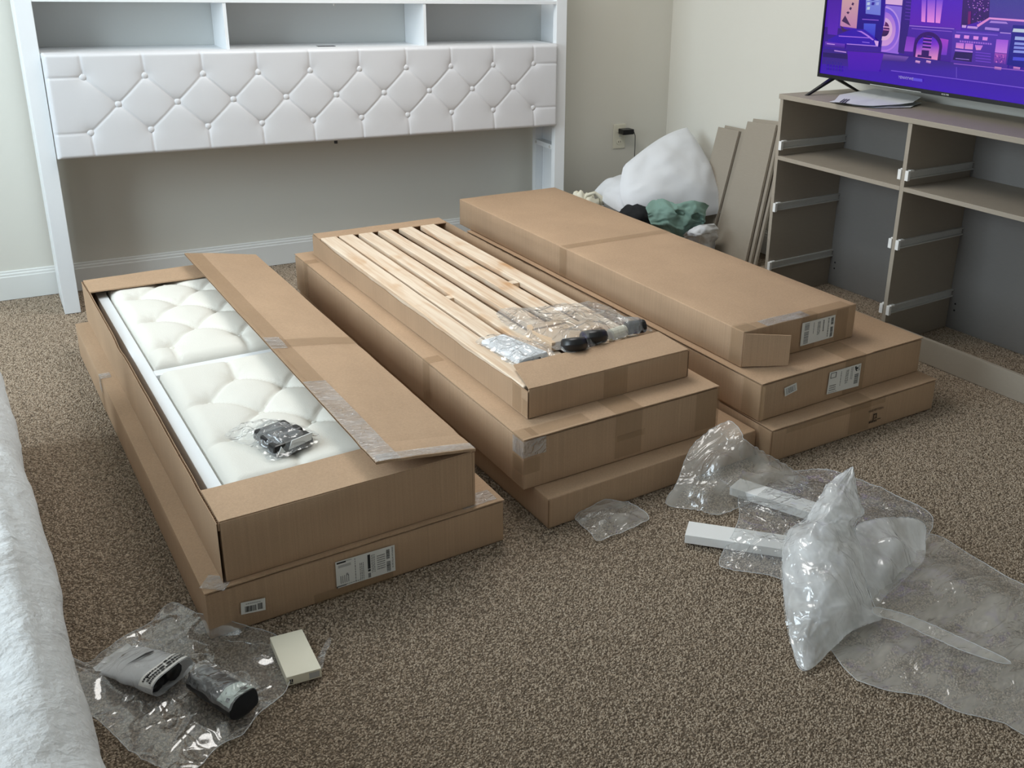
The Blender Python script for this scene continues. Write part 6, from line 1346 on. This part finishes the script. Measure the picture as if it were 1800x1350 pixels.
ol = [lb(0.195, 0.545)+(0.008,), lb(0.245, 0.56)+(0.02,), lb(0.33, 0.52)+(0.02,), lb(0.43, 0.48)+(0.03,), lb(0.545, 0.445)+(0.02,), lb(0.555, 0.38)+(0.015,), lb(0.55, 0.27)+(0.01,), lb(0.565, 0.17)+(0.012,), lb(0.46, 0.145)+(0.02,), lb(0.33, 0.135)+(0.02,), lb(0.235, 0.125)+(0.015,), lb(0.19, 0.18)+(0.02,), lb(0.185, 0.28)+(0.012,), lb(0.17, 0.40)+(0.01,)]
il = [lb(0.27, 0.45)+(0.035,), lb(0.40, 0.42)+(0.030,), lb(0.26, 0.30)+(0.055,), lb(0.34, 0.30)+(0.05,), lb(0.45, 0.30)+(0.045,), lb(0.26, 0.17)+(0.066,), lb(0.345, 0.19)+(0.070,), lb(0.43, 0.19)+(0.05,), lb(0.50, 0.18)+(0.062,)]
obj('film', sheet_mesh(ol, il, step=0.0085, crumple=0.013, freq=13, fine=0.004, seed=81, jag=0.004), 'film', t, smooth=True)

# ================================================================== FILM AND WHITE STRIPS ON THE CARPET, RIGHT
soft_thing('plastic_film', 'hazy film bag standing up beside the right stack, far end of the film heap', 'plastic film', 'film', 'film_grey',
    [(-1.93, -2.755, 0.004), (-1.881, -2.739, 0.05), (-1.83, -2.703, 0.09), (-1.766, -2.674, 0.13), (-1.662, -2.689, 0.18), (-1.654, -2.747, 0.16), (-1.664, -2.773, 0.15), (-1.582, -2.792, 0.09), (-1.499, -2.835, 0.03), (-1.49, -2.879, 0.01), (-1.633, -2.885, 0.02), (-1.748, -2.881, 0.01), (-1.832, -2.875, 0.004), (-1.883, -2.816, 0.004)],
    [(-1.753, -2.782, 0.13), (-1.749, -2.835, 0.08), (-1.839, -2.819, 0.06), (-1.656, -2.828, 0.07)], group='film and bags heaped on the carpet', step=0.012, crumple=0.006, freq=6, fine=0.003, seed=91, base=0.0, stretch=(0.8, 1.6))
def stick(lab, bl, fl, br, fr, z1, th):
    P = [Vector(p) for p in (fl, fr, br, bl)]; o = P[0].copy(); o.z = 0
    m = MB(); m.hexa([(p.x-o.x, p.y-o.y, p.z-th-o.z) for p in P], [(p.x-o.x, p.y-o.y, p.z) for p in P])
    b = obj('white_strip', m, 'white_plastic', bevel=0.0015, loc=tuple(o)); return tag(b, lab, 'strip', 'white strips among the film')
def ext(a, b, k): return tuple(a[i]+(b[i]-a[i])*k for i in range(3))
b0, f0, b1, f1 = (-1.688, -2.795, 0.042), (-1.748, -2.82, 0.042), (-1.583, -3.006, 0.042), (-1.612, -3.038, 0.042)
stick('white strip with its square end bare, the one nearer the right stack', b0, f0, ext(b0, b1, 1.5), ext(f0, ext(f0, (b1[0]+f0[0]-b0[0], b1[1]+f0[1]-b0[1], b1[2]), 1.0), 1.5), 0, 0.026)
b0, f0, b1 = (-1.953, -2.896, 0.033), (-2.003, -2.945, 0.033), (-1.755, -3.091, 0.033)
stick('white strip poking out of the film towards the middle of the carpet', b0, f0, ext(b0, b1, 1.45), ext(f0, (b1[0]+f0[0]-b0[0], b1[1]+f0[1]-b0[1], b1[2]), 1.45), 0, 0.026)
soft_thing('plastic_film', 'wide thin film sheet lying over the two white strips', 'plastic film', 'film', 'film',
    [(-1.722, -2.836, 0.02), (-1.612, -2.796, 0.03), (-1.465, -2.842, 0.03), (-1.416, -2.917, 0.05), (-1.363, -3.008, 0.04), (-1.326, -3.119, 0.03), (-1.311, -3.201, 0.015), (-1.415, -3.268, 0.01), (-1.562, -3.35, 0.01), (-1.732, -3.382, 0.01), (-1.833, -3.305, 0.01), (-1.883, -3.197, 0.006), (-1.934, -3.141, 0.006), (-1.984, -3.077, 0.004), (-1.93, -3.027, 0.01), (-1.891, -3.014, 0.045), (-1.828, -2.961, 0.05)],
    [(-1.721, -2.98, 0.055), (-1.635, -3.071, 0.06), (-1.847, -3.078, 0.05), (-1.755, -3.154, 0.055), (-1.525, -3.181, 0.05), (-1.571, -2.911, 0.05), (-1.676, -3.246, 0.03)], group='film and bags heaped on the carpet', step=0.011, crumple=0.011, freq=8, fine=0.003, seed=101, base=0.0)
soft_thing('plastic_film', 'long hazy film sheet spread flat over the carpet at the right edge', 'plastic film', 'film', 'film_grey',
    [(-1.649, -3.276, 0.03), (-1.494, -3.258, 0.03), (-1.4, -3.283, 0.03), (-1.386, -3.39, 0.025), (-1.378, -3.502, 0.02), (-1.37, -3.625, 0.02), (-1.48, -3.844, 0.02), (-1.74, -3.982, 0.01), (-1.803, -3.858, 0.006), (-1.814, -3.815, 0.006), (-1.869, -3.742, 0.006), (-1.895, -3.676, 0.006), (-1.934, -3.639, 0.006), (-1.986, -3.564, 0.006), (-1.967, -3.465, 0.006), (-1.958, -3.408, 0.01), (-1.838, -3.347, 0.03)],
    [(-1.665, -3.427, 0.035), (-1.631, -3.575, 0.02), (-1.79, -3.542, 0.012), (-1.776, -3.661, 0.012), (-1.571, -3.624, 0.03), (-1.532, -3.473, 0.05)], group='film and bags heaped on the carpet', step=0.013, crumple=0.008, freq=5, fine=0.0025, seed=111, base=0.0, stretch=(1.4, 0.8))
# rolled fold along the flat sheet
soft_thing('plastic_film', 'narrow milky fold of film running across the flat sheet', 'plastic film', 'film', 'film_grey',
    [(-1.812, -3.448, 0.06), (-1.757, -3.506, 0.05), (-1.703, -3.598, 0.035), (-1.663, -3.708, 0.03), (-1.679, -3.71, 0.026), (-1.723, -3.647, 0.03), (-1.756, -3.576, 0.035), (-1.793, -3.504, 0.045), (-1.828, -3.458, 0.05)], (), group='film and bags heaped on the carpet', step=0.01, crumple=0.006, freq=8, seed=115, base=0.0)
soft_thing('film_bag', 'milky white film bag bulging at the right of the standing one, on the strips', 'plastic film', 'film', 'film_white',
    [(-1.648, -3.217, 0.1), (-1.58, -3.232, 0.11), (-1.488, -3.25, 0.1), (-1.445, -3.273, 0.08), (-1.47, -3.306, 0.05), (-1.523, -3.348, 0.03), (-1.596, -3.369, 0.025), (-1.662, -3.376, 0.02), (-1.764, -3.41, 0.02), (-1.744, -3.352, 0.05), (-1.704, -3.285, 0.08)],
    [(-1.612, -3.313, 0.1), (-1.665, -3.347, 0.07)], group='film and bags heaped on the carpet', step=0.009, crumple=0.010, freq=8, fine=0.003, seed=121, base=0.0)
wnet = [[(-1.626, -3.151, 0.235), (-1.624, -3.153, 0.237), (-1.621, -3.154, 0.237), (-1.622, -3.16, 0.235)],
        [(-1.695, -3.148, 0.205), (-1.689, -3.175, 0.222), (-1.656, -3.179, 0.218), (-1.632, -3.18, 0.205)],
        [(-1.758, -3.173, 0.18), (-1.748, -3.212, 0.205), (-1.715, -3.231, 0.205), (-1.656, -3.226, 0.178)],
        [(-1.802, -3.186, 0.155), (-1.801, -3.241, 0.19), (-1.757, -3.26, 0.19), (-1.668, -3.249, 0.16)],
        [(-1.862, -3.189, 0.14), (-1.85, -3.257, 0.178), (-1.792, -3.281, 0.18), (-1.71, -3.265, 0.145)],
        [(-1.919, -3.234, 0.105), (-1.902, -3.308, 0.15), (-1.833, -3.331, 0.15), (-1.74, -3.318, 0.115)],
        [(-1.97, -3.297, 0.07), (-1.951, -3.369, 0.118), (-1.882, -3.396, 0.12), (-1.781, -3.384, 0.08)],
        [(-2.011, -3.359, 0.045), (-1.988, -3.41, 0.08), (-1.901, -3.435, 0.085), (-1.799, -3.43, 0.05)],
        [(-2.033, -3.4, 0.024), (-2.015, -3.439, 0.05), (-1.924, -3.446, 0.05), (-1.806, -3.459, 0.028)],
        [(-2.066, -3.458, 0.006), (-2.056, -3.483, 0.004), (-1.99, -3.471, 0.012), (-1.874, -3.441, 0.022)]]
wo = wnet[4][1]; t = thing('film_bag', 'tall milky white film bag propped over the strips in the heap centre', 'plastic film', (wo[0], wo[1], 0), 0, 'film and bags heaped on the carpet')
obj('film', patch_mesh(wnet, 60, 110, 0.010, 5.0, (wo[0], wo[1], 0), fu=2.2, fv=6.0, fine=0.004), 'film_white', t, smooth=True)
obj('film_back', patch_mesh([[(p[0]+0.012, p[1]+0.016, max(0.003, p[2]-0.02)) for p in r] for r in wnet], 40, 70, 0.012, 9.0, (wo[0], wo[1], 0), fu=2.0, fv=5.0, fine=0.004), 'film', t, smooth=True)
rimp = [r[0] for r in wnet]+wnet[-1][1:]+[r[-1] for r in wnet[-2::-1]]
obj('folded_rim', hem([tuple(p) for p in smooth_loop(rimp, 3)], 0.0013, (wo[0], wo[1], 0)), 'film_edge', t, smooth=True)
